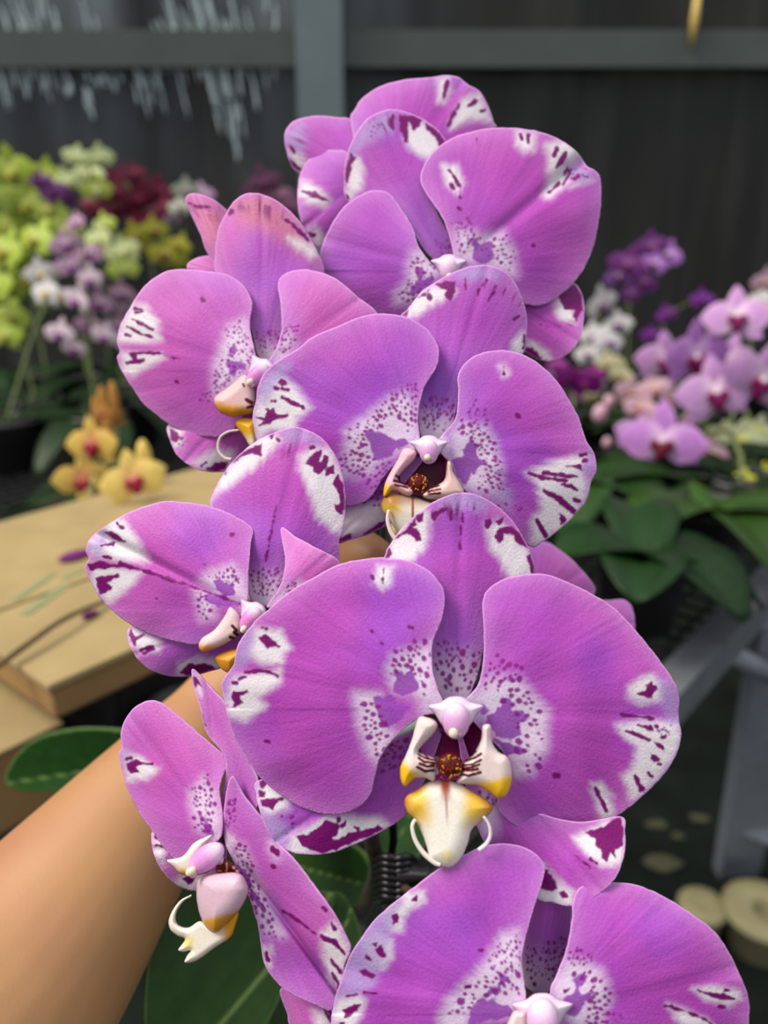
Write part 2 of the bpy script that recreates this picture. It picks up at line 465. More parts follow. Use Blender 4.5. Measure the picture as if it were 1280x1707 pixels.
# --- large flower just below the middle
F5 = Flower(orchid, (755, 1190), 0.216, gx=-0.6e-5, gy=0.4e-5, label='largest fully open flower with a white and yellow lip')
F5.petal('dorsal_sepal', pts('757,1172 736,1162 721,1121 718,1070 714,1020 690,975 642,940 643,922 650,907 673,877 703,850 733,831 762,822 792,824 822,839 852,865 875,901 889,934 891,957 872,985 838,1004 818,1020 808,1067 798,1121 777,1168'),
         (757, 1178), off=0.006, curv=0.003, cross=0.005, sepal=True, base_white=70, violet=0.05,
         white=[pts('75,440 110,340 190,260 290,160 330,190 320,330 280,400 230,440 150,480', 'B5'), pts('640,250 700,230 800,300 870,380 910,480 920,560 800,570 750,540 730,470 660,390', 'B5')],
         lilac=[pts('380,105 480,75 580,80 660,120 640,170 400,160', 'B5')],
         marks=[(pts('130,330 200,270 240,215 245,250 225,265 265,295 270,340 250,345 200,295', 'B5'), 0, 0), (pts('250,205 285,190 280,225 258,235', 'B5'), 0, 0),
                (pts('75,440 95,390 108,410 100,432', 'B5'), 0, 0), (pts('330,180 420,160 370,195 350,225 335,210', 'B5'), 0, 0),
                (pts('640,230 665,215 670,250 645,270 632,255', 'B5'), 0, 0), (pts('695,310 715,270 780,265 830,310 870,375 830,365 800,340 800,310 740,300 735,330 710,355', 'B5'), 0, 0),
                (pts('700,230 730,215 735,240 712,255', 'B5'), 0, 0), (pts('870,430 890,410 915,500 918,535 895,520 885,470', 'B5'), 0, 0),
                (pts('495,340 494,385', 'B5'), 1.6), (pts('505,185 510,235', 'B5'), 3.5), (pts('445,165 442,220', 'B5'), 2.5), (pts('500,250 498,330', 'B5'), 1.0)],
         fine=[(pts('390,130 640,130 690,230 600,230 380,200', 'B5'), 0.35)],
         spots=[(pts('345,920 440,900 600,960 600,1090 540,1190 420,1180 360,1060', 'B5'), 58, 1.6, 4.6)])
F5.petal('lateral_sepal', pts('430,1301 427,1324 435,1360 452,1396 481,1419 517,1425 557,1421 602,1403 642,1383 678,1357 705,1310 738,1215 720,1205 650,1235 590,1275 500,1290'),
         (742, 1205), off=0.007, curv=-0.001, cross=0.003, violet=0.25,
         white=[pts('280,470 330,470 420,540 430,600 330,640 270,560', 'Z3'), pts('400,830 440,740 520,700 620,640 760,640 900,650 950,690 800,770 660,830 540,845', 'Z3')],
         lilac=[pts('330,740 300,660 340,640 440,700 420,800', 'Z3')],
         marks=[(pts('285,455 318,470 300,500 285,490', 'Z3'), 0, 0), (pts('285,515 312,520 305,545 282,540', 'Z3'), 0, 0),
                (pts('290,560 345,555 415,545 370,575 345,605 325,590 300,590', 'Z3'), 0, 0),
                (pts('470,745 520,735 575,710 620,665 660,680 685,690 675,735 640,760 690,760 740,725 800,720 880,695 905,705 860,735 780,765 680,805 600,825 545,815 500,790', 'Z3'), 0, 0),
                (pts('670,645 690,640 695,670 680,678', 'Z3'), 0, 0), (pts('695,690 718,668 715,690 700,708', 'Z3'), 0, 0), (pts('765,700 790,700 785,715', 'Z3'), 0, 0)],
         spots=[(pts('390,620 460,640 450,790 400,700', 'Z3'), 6, 1.5, 3), (pts('900,340 960,260 1080,250 1040,380 930,410 890,440', 'Z3'), 34, 2, 5)])
F5.petal('lateral_sepal', pts('762,1205 800,1300 870,1345 960,1370 1034,1361 1042,1386 1039,1432 1021,1470 991,1494 953,1510 919,1504 893,1498 850,1460 810,1410 780,1330'),
         (765, 1205), off=0.0055, curv=-0.009, cross=0.002, violet=0.1,
         white=[pts('290,140 360,110 450,60 545,60 550,180 530,280 440,290 360,230', 'B4'), pts('140,280 200,350 300,420 290,490 180,480 90,450', 'B4'), pts('803,1320 830,1340 825,1390 800,1400')],
         marks=[(pts('350,115 420,100 530,35 545,90 540,180 500,200 505,240 480,215 460,260 435,245 440,220 410,180 405,145', 'B4'), 0, 0),
                (pts('130,310 160,310 180,345 205,380 210,400 170,415 130,395', 'B4'), 0, 0), (pts('222,420 245,410 260,440 235,452', 'B4'), 0, 0),
                (pts('380,250 410,270', 'B4'), 4), (pts('305,235 375,290', 'B4'), 1.2),
                (pts('800,1425 812,1405 818,1410 806,1436'), 0, 0)],
         spots=[(pts('785,1300 830,1320 830,1345 800,1330'), 9, 2, 3.6)])
F5.petal('petal', pts('738,1170 730,1150 721,1115 721,1072 737,1030 740.6,990 727,964 704,944 672,933 645,931 632,929 570,939 524,962 481,987 447,1016 422,1039 396,1076 389,1108 373,1131 370,1148 383,1209 399,1248 435,1298 471,1327 504,1347 550,1358 589,1350 616,1327 625,1294 635,1261 660,1228 700,1196 730,1188'),
         (742, 1182), off=-0.002, base_white=34,
         white=[pts('200,760 330,760 375,850 330,930 240,935 150,880', 'Z1'), pts('90,1000 330,960 330,1030 210,1100 250,1150 150,1230 70,1200 50,1090', 'Z1'),
                pts('815,440 900,440 890,530 850,560 800,520', 'Z1'), pts('890,890 1090,840 1110,960 1140,1100 1080,1160 1000,1090 900,1070 870,970', 'Z1'),
                pts('700,1080 830,1080 850,1200 900,1290 880,1420 840,1450 780,1400 720,1250', 'Z1')],
         lilac=[pts('110,830 180,740 200,830 160,930 60,1020 60,1100 35,1060 90,940', 'Z1')],
         blots=[pts('900,985 930,965 960,990 990,970 1030,1020 1032,1060 990,1090 940,1085 905,1070', 'Z1'), pts('805,1105 860,1095 920,1100 930,1130 980,1160 950,1205 900,1240 880,1280 845,1240 820,1180', 'Z1'),
                pts('640,1255 660,1232 694,1205 715,1192 700,1215 665,1245')],
         marks=[(pts('220,800 250,785 290,815 325,845 290,848 265,858 240,830', 'Z1'), 0, 0), (pts('240,750 252,758', 'Z1'), 4), (pts('150,980 215,968 270,975 312,995', 'Z1'), [2.5, 5, 6, 2]),
                (pts('118,1012 145,1000', 'Z1'), 5), (pts('86,1033 108,1030', 'Z1'), 3.5), (pts('85,1080 160,1070 158,1080 122,1098 135,1130 95,1160 82,1155 95,1130 78,1105', 'Z1'), 0, 0),
                (pts('852,455 848,525', 'Z1'), 3), (pts('797,488 797,500', 'Z1'), 5), (pts('320,262 326,262', 'Z3'), 6), (pts('985,750 995,752', 'Z1'), 5), (pts('840,830 846,834', 'Z1'), 4), (pts('790,768 793,770', 'Z1'), 3.5)],
         spots=[(pts('890,890 1010,800 1090,830 1090,960 1060,1110 1040,1000 960,960 900,980', 'Z1'), 36, 2, 5), (pts('730,1140 830,1130 850,1260 880,1330 900,1400 830,1420 760,1300', 'Z1'), 34, 2.2, 5.5)])
F5.petal('petal', pts('772,1172 796,1143 806,1097 806,1045 804,1005 814,982 838,966 878,957 911,958 950,972 989,991 1029,1018 1068,1061 1104,1107 1124,1137 1132,1163 1131,1185 1132,1202 1136,1225 1127,1258 1104,1294 1068,1330 1029,1360 983,1384 930,1392 881,1387 845,1366 829,1343 836,1300 842,1262 815,1230 795,1210 778,1190'),
         (764, 1180), off=-0.0015, base_white=34,
         white=[pts('940,690 1010,640 1060,625 1110,680 1110,760 1000,770 930,740', 'Z2'), pts('870,880 1000,850 1190,870 1205,950 1170,1040 1090,1160 1000,1240 950,1260 910,1130 980,1060 970,990 920,950', 'Z2'),
                pts('740,1170 800,1170 850,1250 870,1350 800,1360', 'Z2'), pts('130,740 240,640 390,640 450,720 530,810 520,1000 480,1080 340,1080 230,900', 'Z2'), pts('330,1060 470,1060 440,1130 360,1140', 'Z2')],
         lilac=[pts('1090,640 1150,660 1190,740 1190,870 1130,860 1100,760', 'Z2')],
         blots=[pts('215,835 260,830 300,740 340,750 380,770 350,800 420,810 430,850 390,870 385,930 340,960 260,935 220,870', 'Z2'), pts('250,950 300,960 350,990 420,1000 430,1030 360,1030 310,1030', 'Z2'), pts('190,775 215,770 230,800 200,825', 'Z2')],
         marks=[(pts('980,720 1030,705 1025,675 1055,660 1050,690 1080,680 1085,695 1060,710 1055,740 1020,735', 'Z2'), 0, 0), (pts('905,828 915,830', 'Z2'), 4.5), (pts('920,830 1040,842', 'Z2'), 1.2), (pts('1047,847 1060,848', 'Z2'), 5),
                (pts('985,880 1050,885 1065,908 1030,905', 'Z2'), 0, 0), (pts('922,910 970,925 1040,955', 'Z2'), [3, 6, 4]), (pts('1068,968 1110,980 1115,1000 1095,998', 'Z2'), 0, 0), (pts('1045,1018 1105,1050 1085,1070 1060,1055', 'Z2'), 0, 0), (pts('1092,1078 1100,1080', 'Z2'), 4),
                (pts('972,1140 1005,1205', 'Z2'), [5, 8]), (pts('1040,1125 1050,1138', 'Z2'), 6), (pts('770,1200 825,1318', 'Z2'), [5, 4.5]), (pts('1075,885 1085,887', 'Z2'), 4), (pts('1110,940 1120,940', 'Z2'), 4), (pts('565,1135 580,1138', 'Z2'), 9)],
         spots=[(pts('210,520 270,520 340,560 420,600 370,660 240,660 200,720', 'Z2'), 26, 2, 4.5), (pts('230,650 390,640 440,720 520,850 500,1080 440,1120 350,1060 380,900 300,760', 'Z2'), 46, 2.2, 5.5), (pts('1075,890 1160,880 1150,930 1100,930', 'Z2'), 9, 1, 2)])

def lip_mid(p, e):
    """Arrow shaped middle lobe: orange shoulders, white keel, red line down the middle."""
    c = np.tile(lin((244, 238, 226)), (len(p), 1))
    dx = np.abs(p[:, 0] - (742 + (p[:, 1] - 1301) * 0.05)); y = p[:, 1]
    yel = sstep(14, 44, dx - (1352 - y) * 0.10) * sstep(1392, 1352, y)
    c = mixc(c, lin((236, 196, 76)), yel); c = mixc(c, lin((214, 150, 60)), 0.8 * sstep(44, 78, dx) * sstep(1366, 1340, y) + 0.55 * sstep(12, 0, e) * sstep(1376, 1340, y) * sstep(20, 45, dx))
    c = mixc(c, lin((150, 66, 46)), 0.55 * sstep(1324, 1300, y) * sstep(44, 10, dx))
    c = mixc(c, lin((190, 110, 110)), 0.7 * sstep(3.5, 1, dx) * sstep(1390, 1340, y)); c = mixc(c, lin((160, 70, 50)), sstep(12, 3, dx) * sstep(1345, 1310, y))
    return mixc(c, lin((240, 224, 140)), sstep(16, 4, np.hypot(p[:, 0] - 746, p[:, 1] - 1428)) * 0.7)

def lip_side(stripes, yel_line, base=(240, 220, 216), yellow=(244, 196, 40)):
    def f(p, e):
        c = np.tile(lin(base), (len(p), 1))
        n = vnoise(p[:, 0] / 4, p[:, 1] / 4, 3)
        if yel_line is not None:
            (a, b_), (nx, ny) = yel_line
            d = (p[:, 0] - a) * nx + (p[:, 1] - b_) * ny
            c = mixc(c, lin(yellow), sstep(-9, 7, d + (n - 0.5) * 3))
        for s, w in stripes: c = mixc(c, lin((92, 12, 28)), sstep(0.9, -0.9, stroke_sd(p, s, w) + (n - 0.5) - 0.6))
        return c
    return f

def callus_of(F, c, r, off, seed=1):
    """Warty dark red callus speckled with yellow."""
    m = MB(); k = F.D / FPX; rng = random.Random(seed)
    cen = P(c[0], c[1], F.D + off); ax = np.array([RIGHT, -UP, FWD])
    m.ball(cen, (r * k, r * 0.95 * k, r * 0.7 * k), 22, lin((96, 22, 16)), ax)
    for i in range(46):
        a = rng.uniform(0, 6.283); q = math.sqrt(rng.uniform(0.02, 1)) * r * 0.95
        z = -0.68 * math.sqrt(max(0, 1 - (q / r) ** 2)) * r
        m.ball(P(c[0] + q * math.cos(a), c[1] + q * math.sin(a), F.D + off) + FWD * z * k, r * k * rng.uniform(0.07, 0.13), 6,
               lin((196, 140, 40)) if q > r * 0.45 and rng.random() < 0.75 else lin((112, 26, 18)), ax)
    return m.build('callus', M_LIP, F.root, cols=True)

F5.part('lip', pts('716,1303 694,1316 677,1327 674,1340 679,1355 692,1368 703,1390 711,1414 716,1432 732,1443 751,1446 768,1432 780,1406 786,1384 804,1368 817,1355 821,1344 808,1331 786,1318 767,1307 742.5,1300'), -0.004, lip_mid, bulge=0.004, slope=(0, -2e-5))
F5.cord('lip_tendril', pts('692,1366 687,1378 692,1400 706,1422 724,1437 734,1440'), -0.007, 0.00045, 0.0008, (244, 236, 228))
F5.cord('lip_tendril', pts('806,1361 815,1375 817,1392 811,1406 798,1417'), -0.007, 0.00035, 0.0006, (240, 224, 232))
F5.part('throat', pts('697,1215 730,1204 756,1225 785,1206 806,1208 812,1240 800,1275 770,1296 722,1296 697,1270 690,1240'), 0.0035,
        lambda p, e: mixc(np.tile(lin((118, 20, 84)), (len(p), 1)), lin((206, 170, 206)), sstep(0.55, 0.75, vnoise(p[:, 0] / 8, p[:, 1] / 8, 4)) * sstep(745, 715, p[:, 0])), bulge=-0.004)
st = [(pts(s, 'Z4'), w) for s, w in (('350,580 400,610 490,630', 2.4), ('355,610 400,640 480,650', 3.4), ('365,655 420,675 470,670', 4), ('345,680 400,710 470,705', 4.2), ('370,555 420,600 440,620', 1.6))]
F5.part('lip_lobe', pts('697,1197 714,1196 727,1203 729,1213 721,1226 705,1242 698,1253 712,1258 728,1268 727,1290 722,1302 707,1297 692,1298 683,1305 675,1312 668,1301 667,1279 675,1261 686,1233'), -0.005,
        lip_side(st, ((674, 1272), (-0.62, 0.62))), bulge=0.0035, edge_px=20)
st = [(pts(s, 'Z4'), w) for s, w in (('700,625 760,590 790,560', 2.6), ('700,640 780,610 830,580', 3.2), ('690,665 760,660 830,625', 3.2), ('690,690 750,685 815,660', 3.4), ('690,705 750,705 805,695', 3.4), ('680,735 740,745 825,720', 3.8))]
F5.part('lip_lobe', pts('804,1210 818,1209 820,1235 830,1252 847,1263 853,1287 852,1309 843,1327 830,1331 815,1320 795,1309 762,1305 768,1290 773,1270 788,1257 801,1233'), -0.005,
        lip_side(st, ((812, 1304), (0.25, 0.95))), bulge=0.0035, edge_px=20)
callus_of(F5, (750, 1275), 21, -0.006)
F5.column((760, 1201), 23, 31, -0.007, tip=(-0.25, 0.52))

# --- flower above it, in the middle
F3 = Flower(orchid, (715, 750), 0.252, gx=-0.8e-5, gy=0.4e-5, violet=0.06, label='middle flower, its lip half covered by the sepal below')
F3.petal('dorsal_sepal', pts('717,738 702,728 696,690 690,650 680,590 666,545 668,525 679,515 702,487 729,468 764,450 796,442 828,446 852,462 869,494 878,527 878,556 871,590 834,606 790,618 772,640 762,679 752,714 734,736'),
         (718, 745), off=0.005, sepal=True, base_white=48, violet=0.2,
         white=[pts('10,320 60,230 180,160 260,150 300,190 240,240 140,290 60,340', 'A5'), pts('640,470 690,430 710,520 690,560 630,540', 'A5')],
         marks=[(pts('190,150 240,130 300,140 300,190 275,235 255,230 240,210 265,180 220,170', 'A5'), 0, 0), (pts('95,225 155,180 140,210', 'A5'), 0, 0), (pts('150,205 158,225', 'A5'), 5), (pts('360,120 362,180', 'A5'), 3),
                (pts('485,125 455,160', 'A5'), 2.4), (pts('5,325 30,290 22,325', 'A5'), 0, 0), (pts('440,180 430,210', 'A5'), 3.5), (pts('520,195 490,245', 'A5'), 3), (pts('640,350 665,335', 'A5'), 3.5), (pts('692,440 700,490 690,510', 'A5'), 4)],
         fine=[(pts('300,90 430,45 600,90 690,260 690,350 560,220 330,150', 'A5'), 0.3)], lilac=[pts('300,80 430,45 560,75 540,130 330,120', 'A5')],
         spots=[(pts('105,850 160,780 290,800 310,880 240,980 130,970', 'A5'), 62, 1.2, 3.3)])
F3.petal('lateral_sepal', pts('576,800 560,880 563,905 584,900 621,888 648,870 665,820 706,765 690,750 630,770'), (705, 760), off=0.004, violet=0.3, curv=0.0,
         white=[pts('570,850 600,840 660,835 640,870 600,890 565,900')],
         marks=[(pts('545,1690 560,1660 620,1640 622,1668 580,1690', 'A4'), 0, 0), (pts('700,1640 740,1605 835,1555 800,1600 730,1640', 'A4'), 0, 0), (pts('545,1540 560,1480 600,1330 640,1420 590,1540', 'A4'), 0, 0)][:2],
         spots=[(pts('690,1440 740,1380 800,1380 790,1480 720,1480', 'A4'), 10, 2, 3.5), (pts('760,1250 860,1200 830,1400 750,1430', 'A4'), 22, 2, 4)])
F3.petal('petal', pts('700,742 697,705 699,675 708,644 728,610 731,582 719,557 700,540 672,527 635,523 601,528 562,544 522,561 494,583 466,599 441,621 429,647 427,666 421,692 424,720 430,737 452,775 500,815 545,838 590,842 618,828 640,795 668,765 690,752'),
         (708, 748), off=-0.002, base_white=26, violet=0.1,
         white=[pts('100,760 190,680 290,760 390,890 300,960 290,1020 150,1020 70,1080 40,950', 'A4'), pts('590,1030 720,930 850,830 950,800 1010,900 1020,1080 940,1130 830,1180 740,1280 560,1290 580,1150', 'A4')],
         lilac=[pts('60,770 200,620 260,640 200,760 110,870', 'A4'), pts('540,1180 700,1250 660,1330 560,1300', 'A4')],
         blots=[pts('690,1050 740,1020 790,1020 850,1060 940,1070 950,1100 890,1130 810,1200 760,1190 740,1120', 'A4')],
         marks=[(pts('185,735 205,722 242,740 240,752 200,750', 'A4'), 0, 0), (pts('175,770 190,772', 'A4'), 4), (pts('215,775 250,783', 'A4'), 4), (pts('215,825 270,855 345,890', 'A4'), [3, 6, 3]), (pts('150,850 172,850', 'A4'), 4),
                (pts('60,945 110,950 130,905 165,895 175,925 245,930 250,940 180,955 150,980 80,990 110,965', 'A4'), 0, 0), (pts('108,898 130,896', 'A4'), 3)],
         spots=[(pts('590,1080 620,990 740,960 830,830 950,740 1020,740 1010,960 960,1030 880,900 790,1010 690,1040 740,1130 680,1110', 'A4'), 90, 1.6, 3.8), (pts('540,1180 690,1100 760,1190 700,1290 560,1270', 'A4'), 36, 2, 4), (pts('700,1330 780,1230 860,1200 830,1330 740,1370', 'A4'), 20, 2, 4)])
F3.petal('petal', pts('728,738 758,699 764,658 763,629 772,609 796,591 834,584 863,588 898,606 928,635 951,670 966,699 972,720 979,737 991,758 994,784 985,805 979,831 957,860 928,887 901,906 887,912 868,900 830,865 790,830 766,808 752,775 736,757'),
         (722, 748), off=-0.0015, base_white=26,
         white=[pts('700,1220 830,1170 1000,1120 1060,1130 1020,1200 1060,1280 1050,1370 950,1500 800,1630 740,1620 730,1500 800,1420 760,1290', 'A5'), pts('280,1000 330,940 480,960 530,1050 560,1190 560,1350 440,1330 350,1320 280,1150', 'A5'), pts('560,620 590,610 600,660 570,670', 'A5')],
         lilac=[pts('1060,1080 1100,1160 1080,1280 1050,1300 1030,1180', 'A5'), pts('500,1330 620,1310 620,1430 540,1410', 'A5')],
         blots=[pts('280,1150 330,1130 360,1080 390,1010 420,1090 410,1130 480,1160 440,1200 400,1230 380,1310 330,1270', 'A5')],
         marks=[(pts('722,1225 800,1250 935,1270', 'A5'), [3, 5, 3]), (pts('805,1225 900,1235 1010,1248', 'A5'), [3, 7, 2]), (pts('905,1290 960,1300 995,1320', 'A5'), [3, 5, 3]), (pts('812,1325 900,1375 975,1440', 'A5'), [4, 10, 8]), (pts('925,1185 1020,1180 1020,1205 970,1190', 'A5'), 0, 0), (pts('1015,1125 1045,1118', 'A5'), 4), (pts('1035,1155 1050,1152', 'A5'), 5),
                (pts('985,1380 1010,1385', 'A5'), 7), (pts('895,1455 910,1460 935,1490 905,1515', 'A5'), 0, 0), (pts('768,1490 815,1580', 'A5'), [4, 7]), (pts('580,620 578,655', 'A5'), 3), (pts('658,900 662,903', 'A5'), 7), (pts('745,1650 775,1640 770,1680 750,1690', 'A5'), 0, 0)],
         spots=[(pts('370,860 410,800 500,880 480,950 420,960 330,930', 'A5'), 24, 1.5, 3.5), (pts('300,960 440,960 530,1060 570,1200 580,1330 460,1330 400,1320 480,1180 400,1040', 'A5'), 78, 1.6, 4), (pts('530,1380 700,1400 690,1440 540,1430', 'A5'), 6, 1.5, 2.6)])
def lip3(p, e):
    c = np.tile(lin((236, 226, 210)), (len(p), 1)); dx = p[:, 0] - 688
    c = mixc(c, lin((226, 186, 60)), sstep(-8, -34, dx) * sstep(872, 845, p[:, 1])); c = mixc(c, lin((150, 84, 70)), 0.7 * sstep(852, 832, p[:, 1]))
    return mixc(c, lin((150, 84, 60)), sstep(3, 1, np.abs(dx)))
F3.part('lip', pts('638,832 652,822 680,826 708,834 730,846 726,880 705,905 680,902 664,888 648,866 636,848'), -0.003, lip3)
F3.cord('lip_tendril', pts('648,850 646,868 652,888 662,902'), -0.007, 0.0005, 0.0008, (244, 226, 220))
F3.part('throat', pts('690,762 715,756 742,764 746,800 735,826 700,826 672,812 664,790'), 0.003, flatc((92, 20, 58)), bulge=-0.003)
st = [(pts(s, 'A4'), w) for s, w in (('890,1290 950,1330', 3), ('880,1320 950,1340', 3.5), ('885,1345 955,1360', 3))]
F3.part('lip_lobe', pts('671,749 684,747 694,753 691,767 671,787 664,800 676,806 690,818 680,828 657,818 646,826 639,828 641,807 652,784 663,765'), -0.004, lip_side(st, ((646, 808), (-0.5, 0.8)), base=(238, 190, 200)), bulge=0.003, edge_px=15)
st = [(pts(s, 'A4'), w) for s, w in (('1060,1370 1140,1350', 3), ('1080,1385 1150,1370', 3), ('1080,1400 1150,1395', 3), ('1060,1350 1110,1320', 3))]
F3.part('lip_lobe', pts('745,770 753,772 756,787 768,807 772,824 745,832 714,832 704,824 720,812 740,800'), -0.004, lip_side(st, None, base=(236, 200, 192)), bulge=0.003, edge_px=14)
callus_of(F3, (697, 806), 17, -0.004, 2)
F3.column((715, 753), 16, 21, -0.006, tip=(-0.2, 0.5))

# --- flower at the upper left
F2 = Flower(orchid, (430, 612), 0.266, gx=-3.5e-5, gy=0.3e-5, rose=0.45, label='upper left flower turned to the left')
F2.petal('dorsal_sepal', pts('440,606 427,587 420,554 400,500 360,455 358,425 360,400 367,374 386,340 405,325 427,322 457,332 491,359 514,392 532,426 540,456 520,490 482,510 474,542 467,572 450,604'),
         (436, 612), off=0.005, sepal=True, base_white=34, rose=0.6, salmon=[pts('390,340 430,322 460,335 500,370 530,430 500,420 450,390 400,370')],
         white=[pts('800,230 880,240 940,310 900,320 830,270', 'A3')],
         marks=[(pts('790,150 820,170 850,200 890,240', 'A3'), [2, 4, 7, 4]), (pts('545,100 560,120 540,125', 'A3'), 0, 0)],
         fine=[(pts('520,110 640,40 760,80 800,170 720,160 620,110', 'A3'), 0.42)], spots=[(pts('660,650 760,640 750,720 690,770 660,720', 'A3'), 40, 1, 2.6)])
F2.petal('lateral_sepal', pts('281,707 283,734 296,760 322,779 349,787 385,784 425,765 436,700 432,640 400,660 330,690'), (430, 640), off=0.006, curv=-0.002, rose=0.45,
         white=[pts('270,1060 330,1080 330,1150 290,1170', 'A3'), pts('380,1230 460,1180 560,1170 560,1270 450,1275', 'A3')],
         marks=[(pts('275,1080 290,1090 325,1115 300,1140 285,1130 275,1110', 'A3'), 0, 0), (pts('440,1255 480,1230 530,1230 520,1260 470,1270', 'A3'), 0, 0), (pts('415,1245 435,1230', 'A3'), 3)], spots=[(pts('290,1130 340,1120 330,1170', 'A3'), 4, 1, 2.4)])
F2.petal('petal', pts('430,606 426,591 416,542 420,505 405,475 379,458 337,451 292,449 262,460 236,482 217,512 202,539 195,569 199,587 195,597 202,617 221,647 240,674 266,696 292,713 330,726 367,728 390,715 405,692 425,645'),
         (432, 618), off=-0.002, base_white=16,
         white=[pts('110,520 170,530 220,600 240,690 170,700 50,690 60,610', 'A3'), pts('60,740 240,740 250,760 180,800 110,840 60,820', 'A3'), pts('470,800 500,720 540,620 600,600 650,740 640,800 560,880 470,930', 'A3')],
         blots=[pts('525,790 570,780 610,800 560,860 530,840', 'A3'), pts('530,720 560,700 570,730 540,760', 'A3')],
         marks=[(pts('105,590 150,615 200,640', 'A3'), [2, 3.5, 3]), (pts('85,625 140,655 197,672', 'A3'), [2, 3.5, 2.5]), (pts('78,662 100,668', 'A3'), 2), (pts('120,545 150,550', 'A3'), 3), (pts('125,565 145,560', 'A3'), 2.5),
                (pts('95,745 125,735 130,770 160,770 160,780 85,795 80,785 105,772', 'A3'), 0, 0), (pts('130,740 200,742 250,748', 'A3'), [3, 3, 3]), (pts('250,755 330,770', 'A3'), 0.9), (pts('420,505 424,508', 'A3'), 6), (pts('305,870 308,873', 'A3'), 4)],
         spots=[(pts('520,630 590,600 650,740 640,800 560,850 470,930 470,830 530,740', 'A3'), 110, 1.1, 2.7), (pts('400,930 470,910 460,960 410,965', 'A3'), 10, 1, 2)])
F2.petal('petal', pts('440,615 457,587 469,550 467,505 463,475 472,458 502,449 536,454 559,464 574,475 596,494 628,522 630,560 590,610 520,640 460,640'), (434, 618), off=-0.002, rose=0.6, base_white=16,
         spots=[(pts('760,720 780,620 850,610 830,700 780,750', 'A3'), 32, 1.1, 2.7)], white=[pts('760,700 800,660 830,690 790,760 740,780', 'A3')])
F2.part('lip', pts('392,707 400,698 416,697 428,702 430,741 418,745 408,730'), -0.002, lambda p, e: mixc(np.tile(lin((240, 186, 40)), (len(p), 1)), lin((244, 232, 200)), sstep(718, 738, p[:, 1])))
F2.cord('lip_tendril', pts('398,717 380,720 366,731 364,750 374,763 386,766'), -0.004, 0.0004, 0.0006, (226, 204, 206))
F2.part('lip_lobe', pts('405,625 416,630 424,640 426,672 420,689 404,692 386,695 364,685 357,664 382,644'), -0.004,
        lip_side([(pts('615,950 640,965', 'A3'), 5), (pts('620,985 640,980', 'A3'), 4), (pts('600,880 605,890', 'A3'), 3)], ((385, 676), (-0.15, 0.95)), base=(228, 190, 190), yellow=(226, 160, 40)), bulge=0.004, edge_px=18)
F2.column((430, 626), 15, 24, -0.006, ang=0.75, rgb=(222, 140, 206))

# --- flower at the middle left
F4 = Flower(orchid, (425, 1012), 0.236, gx=-3.0e-5, gy=0.3e-5, rose=0.3, label='flower at the middle left with a dashed dark line along its petal')
F4.petal('dorsal_sepal', pts('424,1006 413,985 405,940 392,895 352,848 354,825 369,795 394,762 431,733 468,717 497,712 530,726 552,748 569,784 576,829 574,873 565,906 565,935 540,955 500,950 478,940 475,957 460,990 448,1010'),
         (432, 1014), off=0.0042, sepal=True, base_white=48, rose=0.1,
         white=[pts('600,380 650,250 720,170 800,90 890,60 920,90 860,160 800,220 700,290 630,330', 'B1'), pts('1000,160 1060,120 1140,130 1200,250 1215,400 1195,510 1150,500 1080,440 1050,320 1000,230', 'B1')],
         lilac=[pts('920,50 1000,35 1090,70 1110,110 950,100', 'B1')],
         marks=[(pts('690,200 740,150 800,120 835,110 830,160 790,150 750,165', 'B1'), 0, 0), (pts('870,70 888,65 880,85', 'B1'), 0, 0), (pts('650,250 670,230 672,250', 'B1'), 0, 0), (pts('1030,200 1080,140 1105,140 1090,190 1110,200 1120,160 1137,165 1130,210 1100,245 1075,240 1070,210', 'B1'), 0, 0),
                (pts('1120,225 1160,205 1165,245 1125,250', 'B1'), 0, 0), (pts('1155,290 1180,250 1205,300 1212,400 1190,425 1170,395 1195,370 1175,310', 'B1'), 0, 0), (pts('1165,385 1190,390 1200,425 1175,415', 'B1'), 0, 0), (pts('905,85 912,92', 'B1'), 4), (pts('1060,130 1075,125', 'B1'), 4)]
               + [(pts('%d,%d %d,%d' % (900 - i * 4.2, 390 + i * 22, 898 - i * 4.2, 402 + i * 22), 'B1'), 2.2) for i in range(12)],
         fine=[(pts('930,80 1030,80 1000,160 930,170', 'B1'), 0.4)], spots=[(pts('785,680 900,670 930,720 880,800 790,790', 'B1'), 46, 1.3, 3.3)])
F4.petal('lateral_sepal', pts('216,1045 214,1067 225,1093 248,1115 277,1126 314,1128 350,1119 380,1106 412,1060 418,1030 380,1035 300,1050 250,1045'), (415, 1030), off=0.006, curv=-0.001,
         white=[pts('235,940 300,960 370,1000 370,1050 300,1060 240,1020', 'B1'), pts('450,1160 460,1110 560,1080 670,1090 640,1140 540,1170', 'B1')],
         marks=[(pts('235,975 240,950 260,985 300,970 305,980 262,1000 260,1025 240,1000', 'B1'), 0, 0), (pts('285,1045 340,1025', 'B1'), 4), (pts('300,1058 345,1040', 'B1'), 3.5), (pts('468,1150 500,1105 530,1110 560,1105 640,1130 560,1150 490,1160', 'B1'), 0, 0)])
